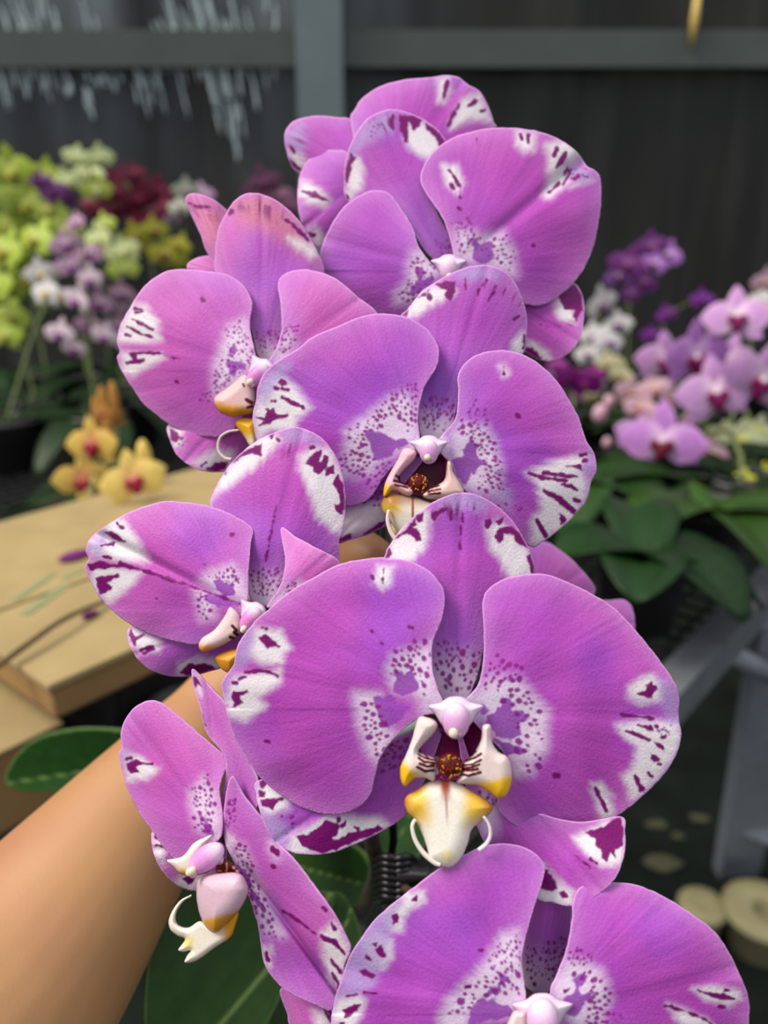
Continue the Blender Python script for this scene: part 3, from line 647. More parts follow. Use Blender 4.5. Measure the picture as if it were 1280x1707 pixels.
F4.petal('petal', pts('410,1010 414,985 414,950 418,905 420,880 387,858 350,844 306,837 270,836 233,847 203,860 178,876 152,895 143,917 148,931 143,946 152,972 170,1001 203,1031 240,1053 284,1067 328,1075 365,1067 388,1045 404,1024'),
         (416, 1018), off=-0.002, base_white=14, crease=0.003,
         white=[pts('150,450 210,450 270,540 320,640 180,640 60,610 50,550', 'B1'), pts('60,650 180,670 290,690 240,760 140,830 60,740', 'B1'), pts('580,700 700,660 750,720 770,820 640,790 560,730', 'B1'), pts('530,780 620,790 620,900 560,910', 'B1')],
         lilac=[pts('40,580 120,490 140,560 90,620', 'B1')], blots=[pts('620,735 660,725 700,760 725,795 660,790 630,770', 'B1'), pts('570,790 640,790 730,840 660,850 600,830', 'B1')],
         marks=[(pts('45,655 100,645 200,665 120,675 60,685', 'B1'), 0, 0), (pts('190,652 260,675 330,692', 'B1'), [5, 4, 3.5]), (pts('335,694 380,708', 'B1'), 3), (pts('388,716 470,742', 'B1'), 3.8), (pts('480,744 560,770 640,800 750,840', 'B1'), [3.2, 2.6, 2, 2]),
                (pts('85,720 110,710 180,702 185,710 120,740 150,760 125,785 100,785', 'B1'), 0, 0), (pts('120,510 150,505 215,550 180,548 150,530', 'B1'), 0, 0), (pts('105,570 165,555 160,572', 'B1'), 0, 0), (pts('180,470 203,490', 'B1'), 3), (pts('115,617 150,628', 'B1'), 2.5), (pts('695,520 703,523', 'B1'), 4), (pts('570,655 576,657', 'B1'), 4), (pts('352,810 356,812', 'B1'), 3)],
         spots=[(pts('580,710 700,670 750,740 700,760 640,720', 'B1'), 26, 1.3, 3), (pts('530,780 580,790 620,900 560,910', 'B1'), 18, 1.5, 3.2)])
F4.petal('petal', pts('468,880 494,895 527,913 567,939 560,990 500,1015 450,1014 446,1008 462,985 472,960 475,930'), (440, 1018), off=-0.003, rose=0.55, slope=-0.004, base_white=10,
         white=[pts('860,850 940,760 1000,740 960,800 890,850', 'B1')], spots=[(pts('920,790 970,730 1000,750 940,800', 'B1'), 12, 1.2, 2.6)])
F4.part('lip', pts('358,1097 375,1086 400,1082 402,1100 387,1121 370,1116'), -0.002, flatc((226, 158, 44)))
F4.part('lip_lobe', pts('383,1012 394,1018 400,1030 403,1053 387,1067 358,1082 339,1087 331,1078 336,1064 358,1049 374,1027'), -0.004,
        lip_side([(pts('700,935 720,955', 'B1'), 4), (pts('710,965 735,985', 'B1'), 5), (pts('690,985 725,1000', 'B1'), 4)], ((350, 1078), (-0.1, 0.95)), base=(234, 206, 204), yellow=(222, 160, 40)), bulge=0.003, edge_px=14)
F4.column((418, 1033), 16, 24, -0.006, ang=0.6, rgb=(226, 132, 206))

# --- flower at the lower left, seen from its side
F6 = Flower(orchid, (372, 1405), 0.233, gx=-6.5e-5, gy=0.2e-5, rose=0.5, label='lower left flower seen from the side, its white lip hanging out')
F6.petal('dorsal_sepal', pts('320,1116 336,1128 358,1153 379,1178 400,1235 429,1299 430,1340 410,1370 385,1392 373,1388 367,1349 376,1290 372,1258 344,1221 333,1178 322,1143'), (377, 1395), off=0.003, curv=0.004, cross=-0.004, rose=0.45, violet=0.12,
         white=[pts('395,60 420,80 440,160 410,130', 'B2')], marks=[(pts('400,90 410,120', 'B2'), 3), (pts('405,85 440,125', 'B2'), 2.6), (pts('435,250 450,310', 'B2'), 3.5)])
F6.petal('lateral_sepal', pts('255,1384 253,1409 262,1438 280,1463 301,1479 326,1486 355,1478 375,1440 372,1408 330,1395 285,1370'), (372, 1410), off=0.005, curv=-0.001,
         white=[pts('205,800 260,850 260,960 220,920', 'B2'), pts('300,1050 360,1000 480,1010 470,1070 380,1085', 'B2')], marks=[(pts('350,1025 410,1015 400,1035 375,1055 365,1035', 'B2'), 0, 0), (pts('220,830 235,838', 'B2'), 4), (pts('225,868 275,880', 'B2'), 3)],
         fine=[(pts('220,850 320,930 280,960 220,900', 'B2'), 0.35)])
F6.petal('petal', pts('366,1398 371,1363 366,1313 379,1267 354,1242 322,1214 297,1192 272,1173 251,1167 226,1178 208,1200 201,1224 203,1246 198,1256 205,1292 219,1331 237,1363 258,1392 276,1417 297,1433 335,1418'),
         (372, 1404), off=-0.001, cross=0.004, base_white=16,
         white=[pts('70,440 160,460 240,510 180,560 90,570', 'B2'), pts('390,620 440,560 500,620 530,760 500,830 420,790 390,700', 'B2')],
         marks=[(pts('90,490 130,465 150,480 210,485 210,493 150,490 130,505 145,525 110,530 90,510', 'B2'), 0, 0), (pts('90,465 110,460', 'B2'), 2)], lilac=[pts('55,440 90,430 110,480 70,490', 'B2')],
         blots=[pts('440,730 460,750 490,820 460,810', 'B2')], fine=[(pts('90,280 170,310 170,400 90,400', 'B2'), 0.22)], spots=[(pts('390,600 470,530 510,660 490,830 400,800 400,680', 'B2'), 56, 1.3, 3.6)])
F6.petal('petal', pts('374,1400 374,1340 386,1294 408,1328 436,1363 457,1399 489,1431 521,1473 557,1523 578,1562 585,1584 575,1609 568,1644 553,1683 528,1676 482,1655 457,1633 440,1605 434,1569 429,1541 418,1505 402,1466 390,1438'),
         (378, 1405), off=0.0, slope=0.0, curv=0.003, cross=0.002, fold=-0.004, crease=0.003, base_white=14, rose=0.45,
         white=[pts('1000,1280 1060,1230 1130,1340 1110,1450 1080,1540 1040,1500 1000,1350', 'B2'), pts('590,850 640,880 690,1020 760,1160 820,1290 740,1270 660,1100 600,960', 'B2'), pts('765,860 800,890 790,930 760,890', 'B2'), pts('735,1350 760,1350 760,1430 735,1420', 'B2')],
         blots=[pts('600,960 640,990 690,1090 720,1160 670,1110', 'B2')],
         marks=[(pts('770,885 795,910', 'B2'), 8), (pts('772,965 780,972', 'B2'), 6), (pts('820,1175 900,1230 980,1290', 'B2'), [3.5, 1.4, 1.2]), (pts('1000,1295 1070,1330 1110,1380', 'B2'), [6, 9, 3]), (pts('1045,1405 1090,1465', 'B2'), [3, 5]), (pts('1050,1470 1085,1530', 'B2'), [3, 6]), (pts('743,1370 750,1410', 'B2'), 4), (pts('1050,1240 1065,1262', 'B2'), 4), (pts('1010,1160 1022,1172', 'B2'), 4)],
         spots=[(pts('560,660 600,650 600,800 550,780', 'B2'), 26, 1.3, 3), (pts('590,840 640,860 740,1130 800,1290 720,1250 640,1060 600,960', 'B2'), 60, 1.8, 3.8), (pts('720,1270 840,1290 830,1310 740,1300', 'B2'), 5, 1.5, 3)])
F6.petal('lateral_sepal', pts('468,1648 478,1690 492,1735 545,1745 572,1700 553,1675 520,1655'), (400, 1440), off=0.007, curv=-0.002, marks=[(pts('1015,1640 1040,1690', 'B2'), 3), (pts('1030,1635 1045,1660', 'B2'), 3)], white=[pts('960,1640 1050,1640 1050,1720 980,1720', 'B2')])
def lip6(p, e):
    c = np.tile(lin((240, 230, 216)), (len(p), 1)); c = mixc(c, lin((234, 168, 40)), sstep(362, 388, p[:, 0] + (1570 - p[:, 1]) * 0.25))
    return mixc(c, lin((240, 216, 110)), 0.8 * sstep(14, 4, np.hypot(p[:, 0] - 314, p[:, 1] - 1571)))
F6.part('lip', pts('397,1520 392,1545 383,1564 358,1580 329,1601 308,1605 312,1592 317,1585 305,1587 297,1583 308,1566 296,1560 284,1550 281,1534 290,1513 304,1498 319,1494 306,1503 295,1520 294,1536 303,1544 316,1545 333,1535 350,1540 375,1530'), -0.006, lip6, bulge=0.0025, edge_px=10, spacing=1.5, slope=(1.5e-5, 0))
F6.part('callus', pts('358,1452 372,1432 393,1445 398,1458 370,1462'), -0.004, lambda p, e: mixc(np.tile(lin((120, 30, 16)), (len(p), 1)), lin((230, 190, 150)), sstep(0.62, 0.75, vnoise(p[:, 0] / 6, p[:, 1] / 6, 8))), bulge=0.002, edge_px=8)
F6.part('lip_lobe', pts('354,1392 340,1396 322,1406 304,1427 278,1434 290,1447 301,1457 322,1460 351,1452 340,1440 330,1432 340,1412'), -0.006,
        lip_side([], ((320, 1452), (-0.1, 0.95)), base=(240, 224, 216), yellow=(214, 160, 30)), bulge=0.002, edge_px=10)
F6.column((344, 1430), 20, 34, -0.009, ang=0.95, rgb=(224, 150, 214), tip=(0.0, 0.8), collar=0.7)
F6.part('lip_lobe', pts('328,1473 340,1459 368,1455 400,1456 413,1477 411,1495 397,1520 376,1541 358,1555 340,1541 329,1509'), -0.009,
        lambda p, e: mixc(np.tile(lin((222, 188, 204)), (len(p), 1)), lin((222, 162, 50)), sstep(-6, 6, p[:, 1] - 1529 + (p[:, 0] - 358) * 0.25)), bulge=0.006, edge_px=34)

# --- lowest flower, cut by the frame
F7 = Flower(orchid, (895, 1680), 0.210, gx=-0.4e-5, gy=0.6e-5, violet=0.14, label='lowest flower, its lower half out of view')
F7.petal('dorsal_sepal', pts('893,1672 872,1650 868,1610 872,1560 880,1510 890,1470 925,1450 955,1480 953,1520 950,1560 939,1606 919,1644 905,1670'), (895, 1684), off=0.013, slope=-0.008, sepal=True, violet=0.2, base_white=75,
         spots=[(pts('875,1580 945,1560 935,1610 915,1640 880,1640'), 64, 1.2, 3.6)])
F7.petal('petal', pts('872,1690 876,1655 870,1598 884,1533 905,1467 907,1443 893,1423 870,1411 837,1406 801,1412 766,1429 730,1449 694,1476 659,1503 623,1535 599,1568 582,1595 570,1628 558,1666 552,1705 558,1760 600,1810 700,1835 790,1810 850,1745'),
         (885, 1692), off=-0.003, base_white=30,
         white=[pts('90,1060 40,1060 70,920 190,900 230,940 210,1020 150,1100', 'B3'), pts('350,420 430,400 450,330 560,320 560,380 470,430 440,540 380,550 340,480', 'B3'), pts('230,600 300,570 380,600 390,680 330,760 240,740', 'B3'), pts('650,1010 690,930 800,830 930,690 1000,560 1080,540 1120,700 1150,890 1080,1030 820,1030 800,1110 640,1110', 'B3')],
         lilac=[pts('60,930 130,700 280,490 400,380 420,470 380,560 350,720 260,880 130,920', 'B3')],
         blots=[pts('800,1000 860,930 920,940 960,920 1000,950 1060,970 1070,1000 980,1040 860,1060 820,1090', 'B3'), pts('900,890 940,850 970,850 960,890 920,905', 'B3'), pts('970,860 990,790 1050,800 1030,830 1000,850 1010,890 980,920', 'B3')],
         marks=[(pts('105,990 150,970 205,960 180,995 115,1035 120,1000', 'B3'), 0, 0), (pts('80,1060 110,1060 100,1080', 'B3'), 0, 0), (pts('205,768 230,762 288,795 270,808 230,795', 'B3'), 0, 0), (pts('285,650 320,630 350,690 320,695', 'B3'), 0, 0), (pts('275,615 300,610 290,638', 'B3'), 0, 0), (pts('240,690 262,708', 'B3'), 4.5), (pts('380,455 412,445 415,495 390,505', 'B3'), 0, 0), (pts('495,375 520,350 515,378', 'B3'), 0, 0),
                (pts('225,890 292,895', 'B3'), 2), (pts('125,910 185,903', 'B3'), 2), (pts('798,860 818,860', 'B3'), 5), (pts('872,655 884,655', 'B3'), 4)],
         spots=[(pts('920,720 1020,570 1100,570 1110,720 1080,800 1000,760 950,800', 'B3'), 44, 1.3, 3.4), (pts('690,1030 740,930 880,810 1000,760 1090,780 1100,900 1000,900 860,910 800,1010', 'B3'), 40, 2, 5.5)])
F7.petal('petal', pts('915,1672 919,1645 928,1626 945,1580 953,1534 955,1504 965,1481 991,1473 1024,1471 1063,1476 1106,1494 1149,1521 1188,1550 1214,1586 1234,1626 1247,1662 1249,1691 1240,1735 1190,1785 1100,1805 1000,1795 930,1745 912,1700'),
         (903, 1692), off=-0.0025, base_white=28, violet=0.05,
         white=[pts('900,910 1000,890 1130,920 1150,960 1080,1000 960,970', 'B4'), pts('770,985 840,1000 960,1060 1000,1110 860,1110 800,1050', 'B4'), pts('180,880 260,760 360,780 440,820 480,950 440,1080 300,1110 200,1000', 'B4')],
         blots=[pts('220,985 290,935 310,880 285,870 340,825 360,875 330,900 325,940 385,930 370,975 340,1020 300,1070 250,1030', 'B4')],
         marks=[(pts('920,915 1000,935 1060,935 1110,960 1060,965 1010,955', 'B4'), 0, 0), (pts('1065,915 1080,918', 'B4'), 5), (pts('1030,1000 1060,1003', 'B4'), 3), (pts('760,995 790,1000', 'B4'), [5, 4]), (pts('790,1005 860,1022 940,1055 990,1085', 'B4'), [3, 2, 2, 3]), (pts('245,915 272,905 262,925 248,928', 'B4'), 0, 0)],
         spots=[(pts('260,740 300,690 400,760 350,800 280,800', 'B4'), 22, 1.4, 3.2), (pts('290,830 400,820 490,950 460,1080 340,1090 380,950 360,880', 'B4'), 40, 2, 4.5), (pts('470,1010 560,1030 520,1090', 'B4'), 4, 1.4, 2.5)])
F7.petal('lateral_sepal', pts('880,1700 830,1760 760,1830 700,1900 690,1960 740,1985 820,1950 880,1880 900,1790 900,1710'), (893, 1700), off=0.007, curv=-0.001, base_white=30, white=[pts('690,1900 760,1860 820,1940 740,1990 680,1960')], marks=[(pts('710,1940 770,1915 790,1945 740,1970'), 0, 0)])
F7.petal('lateral_sepal', pts('905,1700 920,1790 960,1870 1030,1930 1100,1960 1140,1930 1120,1870 1060,1800 980,1740'), (905, 1700), off=0.007, curv=-0.001, base_white=30, white=[pts('1040,1900 1090,1860 1150,1920 1100,1970')], marks=[(pts('1070,1920 1100,1900 1120,1935 1095,1950'), 0, 0)])
F7.part('lip_lobe', pts('852,1690 866,1684 880,1692 878,1740 850,1770 836,1740'), -0.003, flatc((240, 214, 214)), edge_px=12)
F7.part('lip', pts('870,1770 900,1750 940,1765 930,1830 900,1860 875,1830'), -0.004, flatc((240, 220, 190)))
F7.part('throat', pts('842,1690 862,1682 884,1700 906,1706 915,1740 880,1760 850,1745'), 0.003, flatc((110, 24, 60)), bulge=-0.003)
F7.column((904, 1702), 27, 38, -0.006, tip=(-0.2, 0.6), rgb=(226, 176, 222), collar=0.95)

# --- top flower
F1 = Flower(orchid, (752, 446), 0.278, gx=0.6e-5, gy=0.2e-5, label='upper flower with two broad round petals')
F1.petal('dorsal_sepal', pts('752,442 734,441 709,419 687,384 660,350 600,345 576,331 573,300 576,266 590,228 612,198 640,184 665,183 696,194 721,209 743,234 748,270 730,320 728,350 740,375 756,414'),
         (750, 448), off=0.005, sepal=True, violet=0.12, base_white=8,
         white=[pts('440,730 435,620 470,520 510,520 530,600 520,680 460,740', 'A1'), pts('740,420 770,330 830,320 900,370 960,440 900,540 840,510 770,470', 'A1')], lilac=[pts('450,520 500,380 600,300 690,290 690,380 560,430 500,500', 'A1')],
         marks=[(pts('720,290 800,305 835,320 830,350 800,375 770,320 760,360 775,400 770,440 750,440 740,395 725,370', 'A1'), 0, 0), (pts('860,335 920,370 970,430 935,460 915,410 870,370', 'A1'), 0, 0), (pts('680,290 695,290 690,370 670,350', 'A1'), 0, 0), (pts('430,670 435,590 465,500 495,520 480,540 460,560 465,600 450,650', 'A1'), 0, 0), (pts('430,710 455,735 440,745', 'A1'), 0, 0)],
         fine=[(pts('480,420 600,310 700,290 680,380 560,420 490,480', 'A1'), 0.36)], spots=[(pts('900,960 1000,960 1000,1060 930,1050', 'A1'), 18, 0.8, 1.8), (pts('550,360 640,330 640,400 570,410', 'A1'), 10, 1, 2.4)])
F1.petal('lateral_sepal', pts('900,470 941,478 957,472 970,489 974,517 970,554 956,582 933,599 905,602 880,590 845,560 800,510 765,465 790,452'), (762, 455), off=0.006, curv=-0.002,
         white=[pts('860,1130 930,1110 980,1190 990,1280 900,1250', 'A2'), pts('690,1400 740,1380 830,1440 850,1500 780,1510', 'A2')], marks=[(pts('890,1110 980,1045 1020,1100 1035,1200 1000,1255 975,1240 990,1200 930,1190', 'A2'), 0, 0), (pts('690,1430 740,1420 790,1480 780,1510 720,1480', 'A2'), 0, 0)],
         fine=[(pts('870,1280 990,1260 990,1320 900,1320', 'A2'), 0.3)], spots=[(pts('760,1270 850,1290 850,1330 780,1290', 'A2'), 6, 1, 2)])
F1.petal('petal', pts('746,453 721,441 699,412 687,378 668,347 649,323 627,317 606,322 574,344 552,375 537,409 534,431 540,456 570,500 640,535 690,540 735,500'), (752, 452), off=-0.002, violet=0.22, base_white=16,
         white=[pts('700,1240 760,1180 780,1040 860,1020 930,1100 940,1140 860,1200 800,1300 700,1300', 'A1')], blots=[pts('770,1240 820,1180 820,1110 850,1090 850,1170 910,1160 900,1180 840,1220 790,1260', 'A1')],
         marks=[(pts('550,720 580,800 610,885', 'A1'), 0.8)][:0], spots=[(pts('690,1280 770,1200 770,1050 860,1030 910,1110 900,1180 780,1290', 'A1'), 60, 1, 3)])
F1.petal('petal', pts('760,441 756,422 747,388 736,360 711,323 701,301 705,278 725,250 756,229 792,218 826,213 866,214 905,221 939,236 964,256 978,276 992,284 1001,301 1001,349 992,399 978,439 956,472 925,498 899,509 870,505 830,490 795,470'), (757, 446), off=-0.002, base_white=18, crease=0.0025,
         white=[pts('200,340 290,340 330,440 290,510 230,460', 'A2'), pts('640,130 760,150 740,250 680,270 640,220', 'A2'), pts('820,220 960,180 1050,270 1000,320 960,440 840,540 800,530 830,400', 'A2'), pts('270,900 300,720 380,740 440,760 560,740 620,830 640,1000 560,960 400,920', 'A2'), pts('1000,440 1060,410 1090,430 960,480', 'A2')],
         lilac=[pts('930,330 1050,340 1120,400 1040,460 950,420', 'A2')], blots=[pts('380,890 400,820 350,780 380,750 430,800 490,780 500,840 510,900 440,920', 'A2')],
         marks=[(pts('240,365 270,400 300,455', 'A2'), [5, 3, 5]), (pts('255,450 268,475', 'A2'), 4), (pts('865,285 882,245', 'A2'), 6), (pts('880,355 905,320 935,265', 'A2'), [4, 8, 5]), (pts('840,500 895,445', 'A2'), 5), (pts('925,400 940,360 960,390 935,420 920,450', 'A2'), [3, 4, 4, 4, 4]), (pts('985,420 1010,395', 'A2'), 5), (pts('672,155 675,185', 'A2'), 3.5), (pts('712,165 712,205', 'A2'), 5), (pts('405,180 408,215', 'A2'), 1.6), (pts('310,530 314,534', 'A2'), 4), (pts('300,597 305,599', 'A2'), 4), (pts('742,816 748,818', 'A2'), 5), (pts('1045,405 1062,408', 'A2'), 3)],
         spots=[(pts('240,650 370,650 390,760 300,760', 'A2'), 26, 1, 2.6), (pts('290,760 380,740 500,780 590,740 640,880 640,980 560,950 520,900 400,850 300,880', 'A2'), 70, 1, 3), (pts('930,350 1060,360 1010,430 940,430', 'A2'), 14, 1.2, 2.8)])
F1.column((748, 450), 15, 20, -0.004, rgb=(232, 190, 222))

# --- flower behind the top flower
F0 = Flower(orchid, (620, 300), 0.297, gy=0.0, violet=0.05, label='hindmost flower, half hidden behind the top flower')
F0.petal('petal', pts('584,203 590,184 606,162 634,144 674,133 715,129 740,126 762,128 781,141 799,152 812,172 823,203 826,220 790,290 720,320 650,310 600,260'), (660, 300), off=0.002, curv=0.006,
         white=[pts('930,100 980,95 1000,160 960,230 930,220', 'A1'), pts('990,330 1060,210 1150,180 1220,330 1100,320 1000,370', 'A1')], marks=[(pts('980,120 965,165 955,205', 'A1'), [7, 5, 3]), (pts('1040,235 1010,290 985,345', 'A1'), [3, 5, 4]), (pts('1090,245 1120,205 1145,215 1125,240', 'A1'), 0, 0), (pts('1160,275 1180,265', 'A1'), 3)])
F0.petal('petal', pts('474,237 477,216 493,200 524,193 559,195 590,202 612,240 605,300 545,312 499,290 484,272'), (620, 290), off=0.004, curv=0.006,
         white=[pts('130,480 180,480 230,550 200,610 140,540', 'A1')], lilac=[pts('115,440 130,370 200,330 220,450 180,500', 'A1')], marks=[(pts('140,460 160,490', 'A1'), 4), (pts('140,540 190,585', 'A1'), 5)], fine=[(pts('140,380 220,340 240,450 180,480', 'A1'), 0.35)])
F0.petal('sepal', pts('499,294 512,269 534,253 562,250 580,256 604,300 604,360 570,405 531,412 515,394 499,359 496,325'), (605, 300), off=0.0005, curv=0.003, violet=0.15,
         white=[pts('190,650 240,650 350,740 320,780 240,760 190,720', 'A1'), pts('230,920 280,890 330,960 290,1010', 'A1')], marks=[(pts('205,700 260,700 345,750 260,735', 'A1'), 0, 0), (pts('230,925 265,935', 'A1'), 6), (pts('285,1015 292,1025', 'A1'), 5)])
F2b = Flower(orchid, (372, 430), 0.288, rose=0.9, label='closing flower at the far left, seen edge on')
F2b.petal('petal', pts('309,332 322,322 349,329 371,344 384,360 388,410 368,434 347,424 334,392 319,359'), (374, 440), off=0.0, rose=0.9, salmon=[pts('318,335 372,350 376,410 350,415 330,370')],
          fine=[(pts('345,60 510,90 500,160 400,140', 'A3'), 0.4)], marks=[(pts('350,75 470,95 400,100', 'A3'), 0, 0)])
F2b.petal('petal', pts('311,443 328,430 356,426 385,436 390,460 370,480 325,468'), (385, 460), off=0.002, rose=0.8)
F9 = Flower(orchid, (905, 990), 0.33, rose=0.3, label='flower behind the spike, only two petal tips in view')
F9.petal('petal', pts('860,930 900,903 930,915 965,945 992,985 960,1010 880,1010'), (890, 1000), feather=9)
F9.petal('petal', pts('960,1010 1020,1000 1045,1002 1056,1022 1053,1060 1000,1060'), (950, 1030), off=0.003)

# ------------------------------------------------------------------ spike, stake, pedicels, clips, leaves and pot of the held orchid
def pd(x, y, d): return P(x, y, d)
spike_pts = [pd(600, 1530, 0.385), pd(628, 1450, 0.345), pd(618, 1380, 0.318), pd(628, 1200, 0.300), pd(640, 1000, 0.300), pd(640, 800, 0.306), pd(652, 600, 0.315), pd(668, 430, 0.325)]
mb = MB(); mb.tube(spike_pts, [0.0032, 0.0034, 0.0032, 0.003, 0.003, 0.0027, 0.0024, 0.002], 10, None, 5); mb.build('flower_spike', M_SPIKE, orchid)
mb = MB(); mb.tube([pd(640, 1520, 0.385), pd(656, 1400, 0.326), pd(628, 915, 0.296), pd(640, 700, 0.306)], 0.0017, 10); mb.build('support_stake', M_BLACK, orchid)
for F, i in ((F5, 3), (F3, 5), (F2, 6), (F4, 4), (F6, 3), (F7, 1), (F1, 7), (F0, 7), (F2b, 6), (F9, 4)):
    a = spike_pts[i]; b = P(F.c[0], F.c[1], F.D + 0.006)
    mid = (a + b) / 2 + FWD * 0.008
    mb = MB(); mb.tube([a, mid, b], [0.0018, 0.0015, 0.0022], 8, lin((104, 74, 66)), 5); mb.build('pedicel', M_LIP, orchid, cols=True)
# claw clip that ties the spike to the stake
clip = empty('spike_clip', pd(650, 1465, 0.330), orchid); clip['label'] = 'black claw clip'
for k in range(2):
    mb = MB()
    for j in range(7):
        y0 = 1434 + j * 11; x0 = (628, 690)[k]; s = (1, -1)[k]
        mb.tube([pd(x0 - 6 * s, y0, 0.332), pd(x0 + 14 * s, y0 - 6, 0.318), pd(x0 + 44 * s, y0 + 2, 0.322), pd(x0 + 56 * s, y0 + 9, 0.332)], [0.0013, 0.0016, 0.0014, 0.0008], 6, None, 3)
    mb.build('clip_jaw', M_BLACK, clip)
mb = MB()
for j in range(12):
    mb.tube([pd(664 + j * 4.2, 1436 - 3 * math.sin(j * .5), 0.326), pd(666 + j * 4.2, 1462, 0.3165), pd(664 + j * 4.2, 1486, 0.326)], 0.0013, 6, None, 3)
mb.build('clip_spring', M_BLACK, clip)

def leaf_sheet(outline, base, tip, d0, d1, parent, rgb, rgb2=None, sag=0.006, name='leaf', label=None, spacing=5.0, mid_px=None):
    base = np.array(base, float); tip = np.array(tip, float); ax = (tip - base); ln = np.linalg.norm(ax); ax /= ln; lat = np.array([-ax[1], ax[0]])
    o = np.asarray(outline, float); wid = np.abs((o - base) @ lat).max()
    def depth(p):
        r = p - base; s = r @ ax / ln; t = r @ lat / wid
        return d0 + (d1 - d0) * s - sag * 4 * s * (1 - s) - 0.10 * d0 * 0.16 * np.abs(t) ** 1.2
    def colour(p, e):
        r = p - base; t = r @ lat / wid; c = np.tile(lin(rgb), (len(p), 1))
        c = c * (1 + 0.16 * (vnoise(t * 26 + 50, (r @ ax) / 200, 9) - 0.5))[:, None]
        c = mixc(c, lin(rgb2 or (150, 176, 104)), 0.45 * sstep(0.035, 0.0, np.abs(t)))
        return mixc(c, lin((120, 150, 84)), 0.35 * sstep(5, 0, e))
    return sheet(name, o, depth, colour, M_LEAF, parent, spacing, 0.0016, 0.0, label=label)

leaf_sheet(pts('560,1500 520,1480 470,1440 410,1410 340,1450 285,1500 255,1560 243,1640 243,1720 270,1800 330,1850 400,1800 450,1700 500,1600'), (560, 1480), (290, 1800), 0.372, 0.300, orchid, (42, 70, 28), spacing=5)
leaf_sheet(pts('580,1500 540,1490 500,1530 470,1600 440,1700 450,1790 540,1790 580,1700 610,1600'), (595, 1490), (480, 1800), 0.376, 0.325, orchid, (34, 58, 26))
leaf_sheet(pts('620,1450 590,1410 530,1390 490,1420 470,1460 500,1500 560,1515 610,1500'), (625, 1480), (480, 1440), 0.392, 0.445, orchid, (38, 66, 26))
leaf_sheet(pts('640,1500 690,1440 720,1370 690,1330 650,1350 610,1420 600,1480'), (622, 1500), (690, 1340), 0.400, 0.47, orchid, (50, 80, 36))
pot_c = on_plane(600, 1490, 0.80); pot_c[1] += 0.085; pot_c[0] -= 0.004
pb = MB(); pb.lathe((pot_c[0], pot_c[1], 0.801), [(0.0, 0), (0.043, 0.0), (0.055, 0.088), (0.059, 0.090), (0.059, 0.096), (0.053, 0.096), (0.051, 0.080), (0.0, 0.078)], 40)
pb.build('flower_pot', M_CLEARPOT, orchid)
bk = MB(); rng = random.Random(4)
for i in range(60):
    a = rng.uniform(0, 6.28); r = 0.046 * math.sqrt(rng.random())
    bk.ball((pot_c[0] + r * math.cos(a), pot_c[1] + r * math.sin(a), 0.801 + 0.082 + rng.uniform(-.003, .004)), (rng.uniform(.004, .008), rng.uniform(.003, .006), .004), 6)
tag(bk.build('bark_compost', M_BARK, orchid), kind='stuff')
# ------------------------------------------------------------------ the greenhouse: floor, film wall, frame bars
def struct(o): o['kind'] = 'structure'; return o

